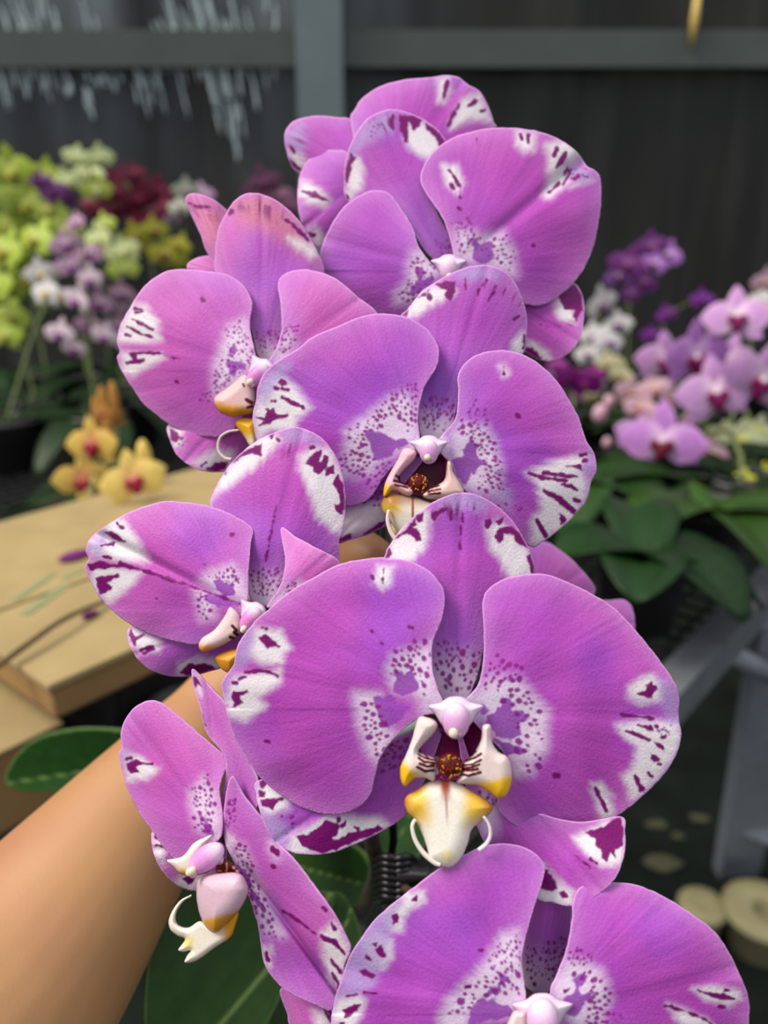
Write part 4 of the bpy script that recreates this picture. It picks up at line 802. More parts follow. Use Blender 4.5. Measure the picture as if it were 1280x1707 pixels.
WALL_Y = 2.85
def film_mat():
    """Dark plastic film with pale runs; the runs and the sheen are painted reflections."""
    m, nt, N, L, b = new_mat('plastic_film')
    tc = N.new('ShaderNodeTexCoord')
    def noise(scale, stretch, rot=0.0, det=4):
        mp = N.new('ShaderNodeMapping'); mp.inputs['Scale'].default_value = stretch; mp.inputs['Rotation'].default_value = (0, rot, 0)
        nz = N.new('ShaderNodeTexNoise'); nz.inputs['Scale'].default_value = scale; nz.inputs['Detail'].default_value = det
        L.new(tc.outputs['Object'], mp.inputs[0]); L.new(mp.outputs[0], nz.inputs['Vector']); return nz.outputs[0]
    def ramp(src, stops):
        r = N.new('ShaderNodeValToRGB'); e = r.color_ramp.elements
        while len(e) < len(stops): e.new(0.5)
        for q, (p, c) in zip(e, stops): q.position = p; q.color = tuple(c) + (1,)
        L.new(src, r.inputs[0]); return r.outputs[0]
    broad = noise(1.6, (1, 1, 0.5)); fine = noise(9, (1, 1, 0.10))
    c1 = ramp(broad, [(0.3, (0.014, 0.014, 0.013)), (0.7, (0.030, 0.030, 0.028))])
    dirt = ramp(fine, [(0.45, (0, 0, 0)), (0.78, (0.026, 0.026, 0.024))])
    sp = N.new('ShaderNodeSeparateXYZ'); L.new(tc.outputs['Object'], sp.inputs[0])
    def mrange(src, a, b_):
        r = N.new('ShaderNodeMapRange'); r.interpolation_type = 'SMOOTHSTEP'; r.inputs['From Min'].default_value = a; r.inputs['From Max'].default_value = b_
        L.new(src, r.inputs['Value']); return r.outputs[0]
    def mul(p, q):
        r = N.new('ShaderNodeMath'); r.operation = 'MULTIPLY'; L.new(p, r.inputs[0]); L.new(q, r.inputs[1]); return r.outputs[0]
    painted_sheen = mul(mul(mrange(sp.outputs['X'], 0.35, -0.5), mrange(sp.outputs['Z'], 1.05, 1.9)), mrange(noise(4.5, (1, 1, 0.16), 0.12), 0.25, 0.72))  # upper-left sheen painted into the film's base colour
    mcol = N.new('ShaderNodeMix'); mcol.data_type = 'RGBA'; L.new(painted_sheen, mcol.inputs[0]); mcol.inputs[7].default_value = (0.17, 0.20, 0.22, 1)
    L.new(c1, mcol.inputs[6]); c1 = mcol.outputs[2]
    add = N.new('ShaderNodeVectorMath'); add.operation = 'ADD'
    L.new(c1, add.inputs[0]); L.new(dirt, add.inputs[1]); L.new(add.outputs[0], b.inputs['Base Color'])
    b.inputs['Roughness'].default_value = 0.42; b.inputs['Specular IOR Level'].default_value = 0.18
    wr = noise(3.2, (1, 1, 0.12), 0.15, 3); bp = N.new('ShaderNodeBump'); bp.inputs['Strength'].default_value = 0.8; bp.inputs['Distance'].default_value = 0.05
    L.new(wr, bp.inputs['Height']); L.new(bp.outputs[0], b.inputs['Normal'])
    return m
M_FILM = film_mat()
M_FLOOR = plain('dark_ground_cover', (13, 21, 16), 0.85, noise=0.6, nscale=9, bump=0.5, spec=0.2)
M_BAR = plain('galvanised_bar', (72, 80, 77), 0.6, noise=0.1, nscale=8)
M_BARV = plain('grey_post', (102, 116, 119), 0.6, noise=0.1, nscale=6)
M_GLINT = plain('painted_glint', (200, 216, 218), 0.35)  # pale colour standing for reflections on the film
M_RUNGOLD = plain('yellow_tape_strip', (216, 184, 96), 0.4)

def grid_plane(name, o, u, v, nu, nv, mat, disp=None):
    o = np.array(o, float); u = np.array(u, float); v = np.array(v, float); V = []
    for j in range(nv + 1):
        for i in range(nu + 1):
            p = o + u * i / nu + v * j / nv
            if disp: p = p + disp(p)
            V.append(p)
    F = [(j * (nu + 1) + i, j * (nu + 1) + i + 1, (j + 1) * (nu + 1) + i + 1, (j + 1) * (nu + 1) + i) for j in range(nv) for i in range(nu)]
    return obj(name, np.array(V), F, mat)
floor = struct(grid_plane('floor', (-5, -1.6, 0), (10, 0, 0), (0, 4.7, 0), 2, 2, M_FLOOR))
def wrinkle(p):
    return np.array([0, 0.012 * math.sin(p[0] * 9 + 1.3 * math.sin(p[2] * 1.7)) + 0.008 * math.sin(p[0] * 23 + p[2] * 2.2), 0])
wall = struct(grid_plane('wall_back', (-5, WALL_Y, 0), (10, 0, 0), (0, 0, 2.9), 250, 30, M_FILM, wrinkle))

def on_wall(x, y, dy=0.05):
    v = FWD + RIGHT * (x - IMG_W / 2) / FPX - UP * (y - IMG_H / 2) / FPX
    return CAM + v * ((WALL_Y - dy) / v[1])
zb = on_wall(640, 82)[2]
mb = MB(); mb.box((-4.9, WALL_Y - 0.05, zb), (4.9, WALL_Y - 0.05, zb), 0.03, 0.10, c=None); struct(mb.build('trim_1', M_BAR, smooth=False))
xv = on_wall(533, 120, 0.09)[0]
mb = MB(); mb.box((xv, WALL_Y - 0.09, 0.0), (xv, WALL_Y - 0.09, 2.85), 0.14, 0.03, up=(0, 1, 0)); struct(mb.build('trim_2', M_BARV, smooth=False))

# reflections built as pale runs on the film, thin raised streaks in clumps
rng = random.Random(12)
glints = []
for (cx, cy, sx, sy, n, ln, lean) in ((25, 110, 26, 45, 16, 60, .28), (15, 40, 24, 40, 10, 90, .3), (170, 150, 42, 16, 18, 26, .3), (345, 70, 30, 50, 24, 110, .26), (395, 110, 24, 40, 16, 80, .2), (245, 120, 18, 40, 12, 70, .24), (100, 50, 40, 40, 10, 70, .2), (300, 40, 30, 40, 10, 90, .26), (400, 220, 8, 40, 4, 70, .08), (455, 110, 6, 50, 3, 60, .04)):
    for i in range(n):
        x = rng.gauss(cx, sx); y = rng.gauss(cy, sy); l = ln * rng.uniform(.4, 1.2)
        glints.append((x - l * lean / 2, y - l / 2, x + l * lean / 2, y + l / 2, rng.uniform(2.0, 5.5)))
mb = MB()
for (xa, ya, xb, yb, w) in glints:
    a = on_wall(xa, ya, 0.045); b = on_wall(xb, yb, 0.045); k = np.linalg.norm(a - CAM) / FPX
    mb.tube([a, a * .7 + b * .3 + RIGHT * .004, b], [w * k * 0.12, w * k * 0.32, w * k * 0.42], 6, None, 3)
glints_o = mb.build('painted_glints', M_GLINT); tag(glints_o, 'reflections painted as pale runs streaking the dark film at the upper left', 'stain', kind='stuff')  # the streaks stand for reflections on the film, not a stain
mb = MB(); a = on_wall(1163, -10, 0.075); b = on_wall(1152, 78, 0.075); mb.tube([a, (a + b) / 2, b], [0.009, 0.012, 0.005], 6)
tag(mb.build('yellow_strip', M_RUNGOLD), 'yellow strip hanging over the dark wall at the upper right', 'strip')

# ------------------------------------------------------------------ bench of black wire mesh
BZ = 0.80
A = on_plane(1120, 1130, BZ); B = on_plane(1290, 950, BZ)
E = (B - A) / np.linalg.norm(B - A); NB = np.array([-E[1], E[0], 0])
def bench_pt(s, u, z=BZ): return np.array([A[0], A[1], 0]) + E * s + NB * u + np.array([0, 0, z])
def bench_su(p): r = p - A; return r @ E, r @ NB
S0, S1, U0, U1 = -0.475, 1.30, 0.0, 1.62
bench = empty('bench', bench_pt(0.4, 0.8, 0))
tag(bench, 'long black wire mesh growing bench with grey steel rails and legs', 'bench')
mb = MB(); s = S0
while s <= S1: mb.box(bench_pt(s, U0, BZ - 0.006), bench_pt(s, U1, BZ - 0.006), 0.0035, 0.003); s += 0.028
u = U0
while u <= U1: mb.box(bench_pt(S0, u, BZ - 0.003), bench_pt(S1, u, BZ - 0.003), 0.0035, 0.003); u += 0.028
mb.build('wire_mesh', M_WIRE, bench, smooth=False)
for (p, q, mt) in ((bench_pt(S0 - 0.02, U0), bench_pt(S1, U0), M_STEEL), (bench_pt(S0, U1), bench_pt(S1, U1), M_STEEL), (bench_pt(S1, U0), bench_pt(S1, U1), M_STEEL)):
    mb = MB(); mb.box(p - np.array([0, 0, .02]), q - np.array([0, 0, .02]), 0.032, 0.04); mb.build('rail', mt, bench, smooth=False)
mb = MB(); mb.tube([bench_pt(S0, U0, BZ - 0.01), bench_pt(S0, U1, BZ - 0.01)], 0.011, 12); mb.build('rail', M_STEEL, bench)
for s, u in ((S0 + .05, U1 - .05), (S1 - .06, U0 + .04), (S1 - .06, U1 - .05)):
    mb = MB(); mb.box(bench_pt(s, u, 0), bench_pt(s, u, BZ - .03), 0.05, 0.05, up=(0, 1, 0)); mb.build('leg', M_PALESTEEL, bench, smooth=False)
la = P(1290, 1140, 1.13); bot = on_plane(1226, 1452, 0.0); top = la + (la - bot) / np.linalg.norm(la - bot) * 0.16
mb = MB(); mb.box(bot, top, 0.078, 0.03, up=(0, 1, 0)); mb.build('leg', M_PALESTEEL, bench, smooth=False)
mb = MB(); mb.box(P(1240, 1345, 1.44), P(1340, 1385, 1.44), 0.03, 0.085, up=UP); mb.build('gusset', M_PALESTEEL, bench, smooth=False)
mb = MB(); mb.tube([P(1196, 1078, 0.96), P(1300, 1132, 1.06)], 0.013, 10); mb.build('brace', M_PALESTEEL, bench)

# ------------------------------------------------------------------ cardboard boxes with a dry stem lying on top
def prism(name, s0, s1, u0, u1, z0, z1, mat, parent, bev=0.004):
    mb = MB(); mb.box(bench_pt((s0 + s1) / 2, u0, (z0 + z1) / 2), bench_pt((s0 + s1) / 2, u1, (z0 + z1) / 2), s1 - s0, z1 - z0)
    o = mb.build(name, mat, parent, smooth=False); md = o.modifiers.new('bevel', 'BEVEL'); md.width = bev; md.segments = 2
    return o
BT = 0.92
c0 = on_plane(80, 1143, BT); s0, u0 = bench_su(c0 * [1, 1, 0] + [0, 0, BZ])
s1, u1 = s0 + 0.40, u0 + 0.315
box = empty('cardboard_box', bench_pt((s0 + s1) / 2, (u0 + u1) / 2)); tag(box, 'tan cardboard box lying flat on the mesh bench with faded green print', 'box')
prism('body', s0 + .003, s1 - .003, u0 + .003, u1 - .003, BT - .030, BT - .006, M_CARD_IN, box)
crate = empty('added_crate', bench_pt((s0 + s1) / 2, (u0 + u1) / 2)); tag(crate, 'added black crate that darkens the gap under the printed cardboard box', 'crate')  # added: black panels put in for the shadow below the box
for (a_, b_, c_, d_) in ((s0 + .055, s0 + .063, u0 + .03, u1 - .03), (s1 - .06, s1 - .052, u0 + .03, u1 - .03)):
    prism('added_crate_side', a_, b_, c_, d_, BZ + .001, BT - .031, M_POTDARK, crate, .001)
for (c_, d_) in ((u0 + .03, u0 + .038), (u1 - .038, u1 - .03)):
    prism('added_crate_side', s0 + .064, s1 - .061, c_, d_, BZ + .001, BT - .031, M_POTDARK, crate, .001)
prism('added_crate_base', s0 + .064, s1 - .061, u0 + .039, u1 - .039, BZ + .001, BZ + .006, M_POTDARK, crate, .001)
half = (u0 + u1) / 2 - 0.03
prism('top_flap', s0, s1, u0, half - 0.002, BT - .006, BT, M_CARD, box, .0015)
prism('top_flap', s0, s1, half + 0.002, u1, BT - .006, BT, M_CARD, box, .0015)
for (xa, ya, xb, yb, w) in ((40, 1025, 110, 975, .008), (25, 1000, 90, 955, .006), (105, 965, 140, 948, .006)):
    p = on_plane(xa, ya, BT + .0004); q = on_plane(xb, yb, BT + .0004)
    mb = MB(); mb.box(p, q, w, 0.0006); mb.build('print', M_PRINT, box, smooth=False)
cb = on_plane(100, 1205, 0.865); sb, ub = bench_su(cb * [1, 1, 0] + [0, 0, BZ])
box2 = empty('cardboard_box', bench_pt(sb - .12, ub + .15)); tag(box2, 'lower cardboard box at the left edge in front of the printed one', 'box')
sb = min(sb, s0 + 0.048)
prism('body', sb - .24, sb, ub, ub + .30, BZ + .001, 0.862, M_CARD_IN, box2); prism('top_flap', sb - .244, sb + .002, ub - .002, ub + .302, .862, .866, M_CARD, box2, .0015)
mb = MB(); mb.tube([on_plane(-30, 1130, BT + .004), on_plane(40, 1078, BT + .008), on_plane(110, 1030, BT + .010), on_plane(180, 1000, BT + .004)], [0.0022, 0.0022, 0.002, 0.0016], 8, None, 4)
tag(mb.build('dry_twig', M_BROWNSTEM), 'thin dry brown twig lying across the top of the printed cardboard box', 'twig')

for (x, y, r, lab) in ((125, 925, .016, 'fallen magenta petal lying on the printed cardboard box'), (150, 1024, .007, 'tiny mauve petal scrap on the cardboard box beside the twig')):
    q = on_plane(x, y, BT + .003); mb = MB(); mb.ball(q, (r, r * .55, .0022), 10, lin((122, 40, 112)), np.array([E, NB, [0, 0, 1]])); tag(mb.build('fallen_petal', M_BGFLOWER, cols=True), lab, 'petal')

def petal_ring(mb, cen, size, cols, lipcol, ax, rng, narrow=False, closed=0.0, lip=True):
    """A whole small orchid bloom: three sepals, two broad petals and a lip, cupped and tilted."""
    ex, ey, ez = ax        # right, up, towards the viewer
    specs = [(90, 0.95, 0.36), (215, 0.9, 0.36), (325, 0.9, 0.36), (178, 1.0, 0.62), (2, 1.0, 0.62)] if not narrow else [(90, 1, 0.3), (210, 1, 0.28), (330, 1, 0.28), (150, 1, 0.3), (30, 1, 0.3)]
    for i, (an, ln, wd) in enumerate(specs):
        an = math.radians(an + rng.uniform(-7, 7)); d = ex * math.cos(an) + ey * math.sin(an); l = -ex * math.sin(an) + ey * math.cos(an)
        z = 0.06 if i > 2 else -0.03
        n = 7; mcol = 5; v = []; c = []
        for a in range(n + 1):
            s = a / n; w = wd * math.sin(math.pi * min(1, 0.06 + s * 0.94) ** 0.85) ** 0.8 if not narrow else wd * math.sin(math.pi * (0.08 + s * 0.9)) ** 0.8
            for b in range(mcol):
                t = b / (mcol - 1) * 2 - 1
                h = z + closed * s * 0.7 + 0.10 * s - (0.22 - closed * .2) * s * s - 0.10 * t * t * w
                v.append(cen + size * (d * s * ln * (1 - .25 * closed) + l * t * w * 0.72 + ez * h))
                k = max(0, 1 - s * 2.6); kk = sstep(0.72, 1, np.array(abs(t)))
                cc = cols[0] * (1 - k) + cols[1] * k; cc = cc * (1 - 0.35 * kk) + cols[2] * 0.35 * kk
                c.append(np.clip(cc * rng.uniform(0.93, 1.07), 0, 1))
        f = [(a * mcol + b, a * mcol + b + 1, (a + 1) * mcol + b + 1, (a + 1) * mcol + b) for a in range(n) for b in range(mcol - 1)]
        N0 = len(v); v2 = v + [p - ez * size * 0.018 for p in v]
        f += [tuple(N0 + q for q in t[::-1]) for t in f]
        mb.add(v2, f, c + c)
    if lip:
        axm = np.array([ex, ey, ez])
        mb.ball(cen + size * (ez * 0.16 - ey * 0.20), (size * 0.15, size * 0.24, size * 0.13), 8, lipcol, axm)
        for sgn in (-1, 1): mb.ball(cen + size * (ez * 0.16 - ey * 0.08 + ex * sgn * 0.16), (size * 0.10, size * 0.14, size * 0.09), 8, lipcol, axm)
        mb.ball(cen + size * ez * 0.13, (size * 0.08, size * 0.09, size * 0.09), 8, cols[1], axm)

def strap_leaf(name, base, direction, length, width, rgb, parent, rise=0.4, droop=0.6):
    d = np.array([direction[0], direction[1], 0.0]); d /= np.linalg.norm(d); l = np.array([-d[1], d[0], 0]); v = []; c = []; n = 12; m = 5
    for i in range(n + 1):
        s = i / n; w = width * (math.sin(math.pi * (0.12 + 0.86 * s)) ** 0.6) / 2
        for j in range(m):
            t = j / (m - 1) * 2 - 1
            v.append(np.array(base) + d * length * s * (1 - 0.15 * s) + l * w * t + np.array([0, 0, length * (rise * s - droop * s * s) + abs(t) * w * 0.35]))
            c.append(lin(rgb) * (1.25 if j == 2 else 1.0))
    v = [np.array([q[0], q[1], max(q[2], BZ + 0.006 )]) for k, q in enumerate(v)]   # leaves rest on the mesh
    f = [(i * m + j, i * m + j + 1, (i + 1) * m + j + 1, (i + 1) * m + j) for i in range(n) for j in range(m - 1)]
    o = obj(name, np.array(v), f, M_LEAF, parent, np.array(c)); md = o.modifiers.new('thickness', 'SOLIDIFY'); md.thickness = 0.0018
    return o

OCC = []
def plant(label, cat, blooms, depth, colours, lipc, name='potted_orchid', narrow=False, seed=1, leaves=4, buds=(), pot=True, pot_xy=None, leaf_rgb=(26, 46, 20), group=None, leaf_len=0.16, stem_rgb=None, bud_tall=1.25):
    """A background orchid: pot on the bench, leaves, a stem and each bloom at its own place in the air."""
    rng = random.Random(seed)
    ctr = np.mean([P(x, y, depth) for x, y, *_ in blooms], 0)
    base = np.array([ctr[0], ctr[1], BZ]) if pot_xy is None else np.array([pot_xy[0], pot_xy[1], BZ])
    s, u = bench_su(base); s = min(max(s, S0 + .07), S1 - .07); u = min(max(u, U0 + .07), U1 - .07)
    for it in range(40):          # pots stand clear of each other and of the boxes
        base = bench_pt(s, u, BZ)
        hit = [q for q in OCC if np.hypot(*(base - q)[:2]) < 0.108]
        inbox = s0 - .06 < s < s1 + .06 and u < u1 + .06 and u > u0 - 0.06
        if inbox: u = u1 + 0.065; continue
        if not hit: break
        d = (base - hit[0])[:2]; d = d / (np.linalg.norm(d) + 1e-6) if np.linalg.norm(d) > 1e-4 else np.array([1, 0.3])
        s += d @ E[:2] * 0.03 + rng.uniform(-.01, .01); u += d @ NB[:2] * 0.03 + rng.uniform(-.01, .01)
        s = min(max(s, S0 + .07), S1 - .07); u = min(max(u, U0 + .07), U1 - .07)
    OCC.append(base.copy())
    root = empty(name, base); tag(root, label, cat, group)
    mb = MB(); mb.lathe(base + [0, 0, .001], [(0, 0), (0.036, 0), (0.046, 0.078), (0.050, 0.080), (0.050, 0.088), (0.044, 0.088), (0.042, 0.074), (0, 0.074)], 20)
    mb.build('pot', M_POTDARK, root)
    crown = base + [0, 0, .076]; a0 = rng.uniform(0, 6.28)
    for i in range(leaves):
        a = a0 + i * 2.4 + rng.uniform(-.3, .3)
        strap_leaf('leaf', crown, (math.cos(a), math.sin(a)), leaf_len * rng.uniform(.8, 1.2), 0.062 * rng.uniform(.85, 1.15), np.array(leaf_rgb) * rng.uniform(.65, 1.1), root, rng.uniform(.10, .34), rng.uniform(.25, .55))
    locs = []
    for bl in blooms:
        x, y, px = bl[:3]; dd = depth + (bl[3] if len(bl) > 3 else rng.uniform(-.06, .06)); locs.append((P(x, y, dd), px * dd / FPX))
    hi = max(locs, key=lambda q: q[0][2])[0]; lo = min(locs, key=lambda q: q[0][2])[0]
    back = np.array([0.0, 0.03, 0])
    path = [crown, crown * .5 + lo * .5 + back + [0, 0, .05], np.mean([q[0] for q in locs], 0) + back, hi + back * .7]
    mb = MB(); mb.tube(path, [0.0035, .003, .0025, .0016], 7, None, 5)
    spine = catmull(np.array(path), np.linspace(0, 3, 40))
    for p, r in locs:
        q = spine[np.argmin(((spine - p) ** 2).sum(1))]; mb.tube([q, (q + p) / 2 + [0, 0, .008], p + back * .25], 0.0013, 5, None, 2)
    for (x, y, px) in buds:
        p = P(x, y, depth); q = spine[np.argmin(((spine - p) ** 2).sum(1))]; mb.tube([q, p], 0.0013, 5)
    mb.build('stem', M_STEM if stem_rgb is None else plain('stem_tint', stem_rgb, 0.5), root)
    cs = [[lin(c) for c in k] for k in colours]
    for p, r in locs:
        c = cs[rng.randrange(len(cs))]
        yaw = rng.uniform(-.55, .55); tilt = rng.uniform(-.35, .25); roll = rng.uniform(-.3, .3)
        Rm = np.array(Matrix.Rotation(yaw, 3, 'Z') @ Matrix.Rotation(tilt - 0.1, 3, 'X') @ Matrix.Rotation(roll, 3, 'Y'))
        ex, ey, ez = Rm @ [1, 0, 0], Rm @ [0, 0, 1], Rm @ [0, -1, 0]
        mb = MB(); petal_ring(mb, p, r, c, lin(lipc), (ex, ey, ez), rng, narrow, closed=rng.uniform(0, .3))
        mb.build('flower', M_BGFLOWER, root, cols=True)
    for (x, y, px) in buds:
        p = P(x, y, depth); r = px * depth / FPX; mb = MB(); mb.ball(p, (r, r * .8, r * bud_tall), 10, cs[0][0]); mb.build('bud', M_BGFLOWER, root, cols=True)
    return root

# colours: petal, centre, margin
LIME = [((196, 212, 96), (222, 226, 150), (214, 224, 140)), ((176, 196, 70), (206, 214, 130), (200, 214, 110))]
PALEG = [((214, 224, 160), (232, 236, 200), (226, 232, 190))]
WINE = [((122, 30, 62), (150, 50, 80), (110, 24, 56)), ((104, 26, 54), (140, 40, 70), (92, 20, 48))]
PURP = [((118, 52, 128), (160, 110, 160), (140, 70, 150))]
OLIV = [((166, 164, 52), (190, 180, 90), (176, 178, 70))]
PALEP = [((222, 204, 214), (240, 232, 226), (206, 170, 200)), ((204, 160, 192), (236, 224, 220), (220, 190, 212))]
WHIT = [((232, 228, 226), (240, 236, 230), (226, 210, 226))]
MAUV = [((170, 138, 160), (196, 170, 180), (160, 120, 150))]
YELL = [((238, 214, 120), (226, 160, 130), (240, 220, 140)), ((232, 200, 104), (220, 130, 120), (238, 212, 124))]
PHAL = [((208, 142, 220), (240, 214, 236), (236, 196, 236)), ((216, 164, 220), (242, 222, 234), (238, 208, 234))]
PINKW = [((226, 184, 200), (236, 212, 200), (236, 206, 214))]
LAV = [((170, 112, 196), (216, 190, 220), (196, 150, 214))]
MAGE = [((136, 24, 128), (170, 60, 150), (150, 40, 140))]

plant('lime green orchid at the far left edge, tallest of the green ones', 'orchid', [(20, 285, 50), (75, 292, 36), (-20, 330, 50), (45, 340, 50), (15, 375, 44), (80, 350, 36)], 1.62, LIME, (190, 190, 80), seed=3, narrow=False)
plant('pale lime orchid spray rising beside the wine red blooms', 'orchid', [(128, 262, 26), (165, 262, 28), (150, 290, 28), (112, 302, 28), (160, 315, 30)], 1.66, PALEG + LIME[:1], (220, 220, 150), seed=5)
plant('wine red orchid in front of the dark wall', 'orchid', [(200, 300, 32), (232, 330, 36), (262, 318, 32), (205, 345, 34), (240, 372, 34), (276, 348, 28), (165, 352, 28), (222, 290, 26), (190, 322, 28), (150, 340, 22)], 1.72, WINE, (96, 16, 44), seed=7)
plant('small dark purple orchid between the two lime green ones', 'orchid', [(66, 300, 22), (88, 318, 26), (104, 334, 24)], 1.60, PURP, (90, 20, 90), seed=9)
plant('bright yellow green orchid low at the left edge', 'orchid', [(10, 420, 50), (60, 400, 46), (-10, 480, 50), (50, 465, 50), (20, 530, 42), (80, 500, 32), (8, 560, 34)], 1.42, LIME[1:], (180, 170, 60), seed=11)
plant('light green orchid right of the pink and white spray', 'orchid', [(110, 380, 36), (165, 400, 36), (205, 420, 34), (205, 448, 30), (175, 375, 26)], 1.50, PALEG + LIME[:1], (200, 200, 120), seed=13)
plant('olive yellow orchid below the wine red blooms', 'orchid', [(225, 395, 30), (255, 385, 30), (240, 415, 26), (275, 425, 32), (300, 410, 26), (290, 435, 24)], 1.56, OLIV, (120, 60, 50), seed=15)
plant('pink and white speckled orchid spray in the left group', 'orchid', [(128, 372, 24), (110, 408, 30), (145, 425, 30), (118, 445, 28), (150, 465, 30), (130, 500, 34), (165, 505, 28), (100, 555, 30), (150, 545, 32), (175, 560, 26), (125, 580, 24)], 1.30, PALEP, (150, 20, 150), seed=17)
plant('white orchid at the left side of the pink speckled spray', 'orchid', [(68, 455, 30), (78, 488, 32), (100, 495, 26)], 1.28, WHIT, (220, 200, 120), seed=19)
plant('dull mauve orchid half behind the left large petal', 'orchid', [(205, 490, 30), (222, 520, 30), (195, 545, 28), (215, 570, 26)], 1.44, MAUV, (110, 30, 110), seed=21)
plant('dusky purple orchid seen between the flower heads, in front of the wall', 'orchid', [(440, 305, 34), (462, 330, 34), (425, 330, 30), (480, 345, 26)], 1.80, [((120, 72, 104), (140, 90, 120), (110, 64, 96))], (90, 30, 70), seed=23)
plant('whitish green orchid just left of the standing closed bloom', 'orchid', [(310, 318, 26), (335, 325, 26), (300, 345, 22), (285, 365, 20), (265, 372, 18)], 1.74, [((190, 196, 176), (214, 216, 200), (176, 180, 166)), ((190, 150, 186), (214, 190, 206), (170, 130, 170))], (170, 120, 160), seed=25)
plant('yellow orchid with red lips hanging over the cardboard box', 'orchid', [(156, 740, 54), (140, 800, 58), (222, 800, 60), (168, 830, 46)], 0.90, YELL, (160, 26, 60), seed=27, leaves=3, buds=((240, 765, 13), (214, 790, 15)), leaf_len=0.14, bud_tall=2.6)
plant('closed orange orchid buds standing above the yellow blooms', 'orchid', [(172, 690, 20), (190, 700, 22)], 1.02, [((206, 150, 76), (200, 130, 70), (214, 164, 90))], (170, 90, 60), seed=29, narrow=True, leaves=2, buds=((172, 680, 9), (190, 672, 9), (182, 735, 11), (160, 690, 7)), leaf_len=0.12, bud_tall=4.2)
plant('lilac orchid cluster at the top of the right group', 'orchid', [(1045, 440, 36), (1030, 460, 30), (1085, 412, 34), (1112, 425, 30), (1070, 470, 32), (1090, 440, 26), (1050, 490, 26)], 1.62, LAV + PURP, (120, 40, 110), seed=31)
plant('white orchid with a mauve lip right of the held orchid', 'orchid', [(1002, 505, 36), (1030, 540, 28), (990, 560, 30), (1015, 570, 32), (980, 590, 26)], 1.48, WHIT, (130, 60, 140), seed=33)
plant('deep magenta orchid low behind the held orchid at the right', 'orchid', [(945, 630, 30), (975, 640, 32), (990, 625, 24), (960, 665, 24), (930, 610, 20)], 1.40, MAGE, (100, 10, 90), seed=35)
plant('violet orchid buds against the dark wall', 'orchid', [(1112, 525, 22), (1170, 500, 24), (1085, 560, 22)], 1.58, [((112, 36, 132), (130, 60, 150), (120, 50, 140))], (90, 20, 100), seed=37)
plant('pink moth orchid with pale edged petals at the right edge', 'orchid', [(1228, 530, 62, -.04), (1155, 595, 74, -.02), (1192, 655, 72, -.05), (1268, 632, 76, -.06), (1110, 600, 56, .05), (1215, 600, 50, .02)], 1.12, PHAL, (130, 20, 90), seed=39, leaves=3, leaf_len=0.17)
plant('pink moth orchid with a brown red lip, lowest of the right group', 'orchid', [(1105, 735, 76, -.03), (1062, 725, 46, .05), (1094, 806, 46, 0)], 1.08, PHAL, (110, 30, 50), seed=41, leaves=3, leaf_len=0.16)
plant('peach pink orchid in the middle of the right group', 'orchid', [(1050, 655, 36), (1090, 650, 36), (1070, 680, 34), (1115, 665, 28)], 1.26, PINKW, (200, 120, 130), seed=43, buds=((1000, 690, 13), (1015, 670, 10), (1012, 738, 8)))
plant('pale green orchid near the right edge below the pink one', 'orchid', [(1232, 735, 46), (1262, 720, 36), (1205, 725, 30)], 1.20, [((206, 212, 168), (222, 222, 120), (214, 220, 186))], (200, 200, 80), seed=45, buds=((1188, 750, 20),))
plant('yellow orchid buds low at the right', 'orchid', [(1240, 800, 24), (1275, 790, 24), (1212, 845, 28), (1248, 845, 26), (1190, 800, 18)], 1.04, [((190, 190, 60), (200, 190, 90), (200, 200, 80))], (160, 120, 40), seed=47, buds=((1175, 830, 11), (1228, 860, 13), (1165, 810, 10)))
plant('peach and green budded orchid between the pink and the yellow blooms', 'orchid', [(1182, 755, 34), (1150, 700, 26), (1200, 775, 26)], 1.14, PINKW, (150, 60, 90), seed=62, buds=((1165, 745, 11), (1140, 770, 9)))
plant('creamy green orchid between the white and the magenta blooms', 'orchid', [(1015, 605, 26), (1035, 625, 24), (985, 660, 20)], 1.44, [((206, 202, 160), (220, 214, 180), (200, 190, 170))], (170, 140, 90), seed=64)
plant('pale pink orchid at the right edge, half out of view', 'orchid', [(1275, 470, 30), (1270, 500, 24)], 1.50, PINKW + WHIT, (170, 120, 130), seed=49)

# broad leaved plants without open flowers
def leafy(label, base_px, z, dirs, rgb, seed, length=0.22, width=0.08):
    rng = random.Random(seed); c = on_plane(*base_px, BZ); s, u = bench_su(c)
    s = min(max(s, S0 + .06), S1 - .06); u = min(max(u, U0 + .06), U1 - .06); base = bench_pt(s, u, BZ)
    for it in range(30):
        hit = [q for q in OCC if np.hypot(*(base - q)[:2]) < 0.11]
        if not hit: break
        d = (base - hit[0])[:2]; d = d / (np.linalg.norm(d) + 1e-6); base = base + np.array([d[0], d[1], 0]) * 0.03 + np.array([rng.uniform(-.01, .01), rng.uniform(-.01, .01), 0])
    OCC.append(base.copy())
    root = empty('leafy_orchid', base); tag(root, label, 'plant')
    mb = MB(); mb.lathe(base + [0, 0, .001], [(0, 0), (0.036, 0), (0.046, 0.078), (0.050, 0.080), (0.050, 0.088), (0.044, 0.088), (0.042, 0.074), (0, 0.074)], 20); mb.build('pot', M_POTDARK, root)
    for a in dirs:
        a = math.radians(a); strap_leaf('leaf', base + [0, 0, .076], (math.cos(a), math.sin(a)), length * rng.uniform(.85, 1.15), width, np.array(rgb) * rng.uniform(.8, 1.2), root, rng.uniform(.10, .45), rng.uniform(.3, .7))
    return root
leafy('dark leafy plant under the left orchid group', (60, 690), 0, (200, 260, 310, 20, 90), (28, 52, 24), 51, 0.18)
leafy('dark leafy plant behind the orange buds', (210, 690), 0, (180, 240, 290, 340, 60), (26, 50, 22), 53, 0.15, 0.055)
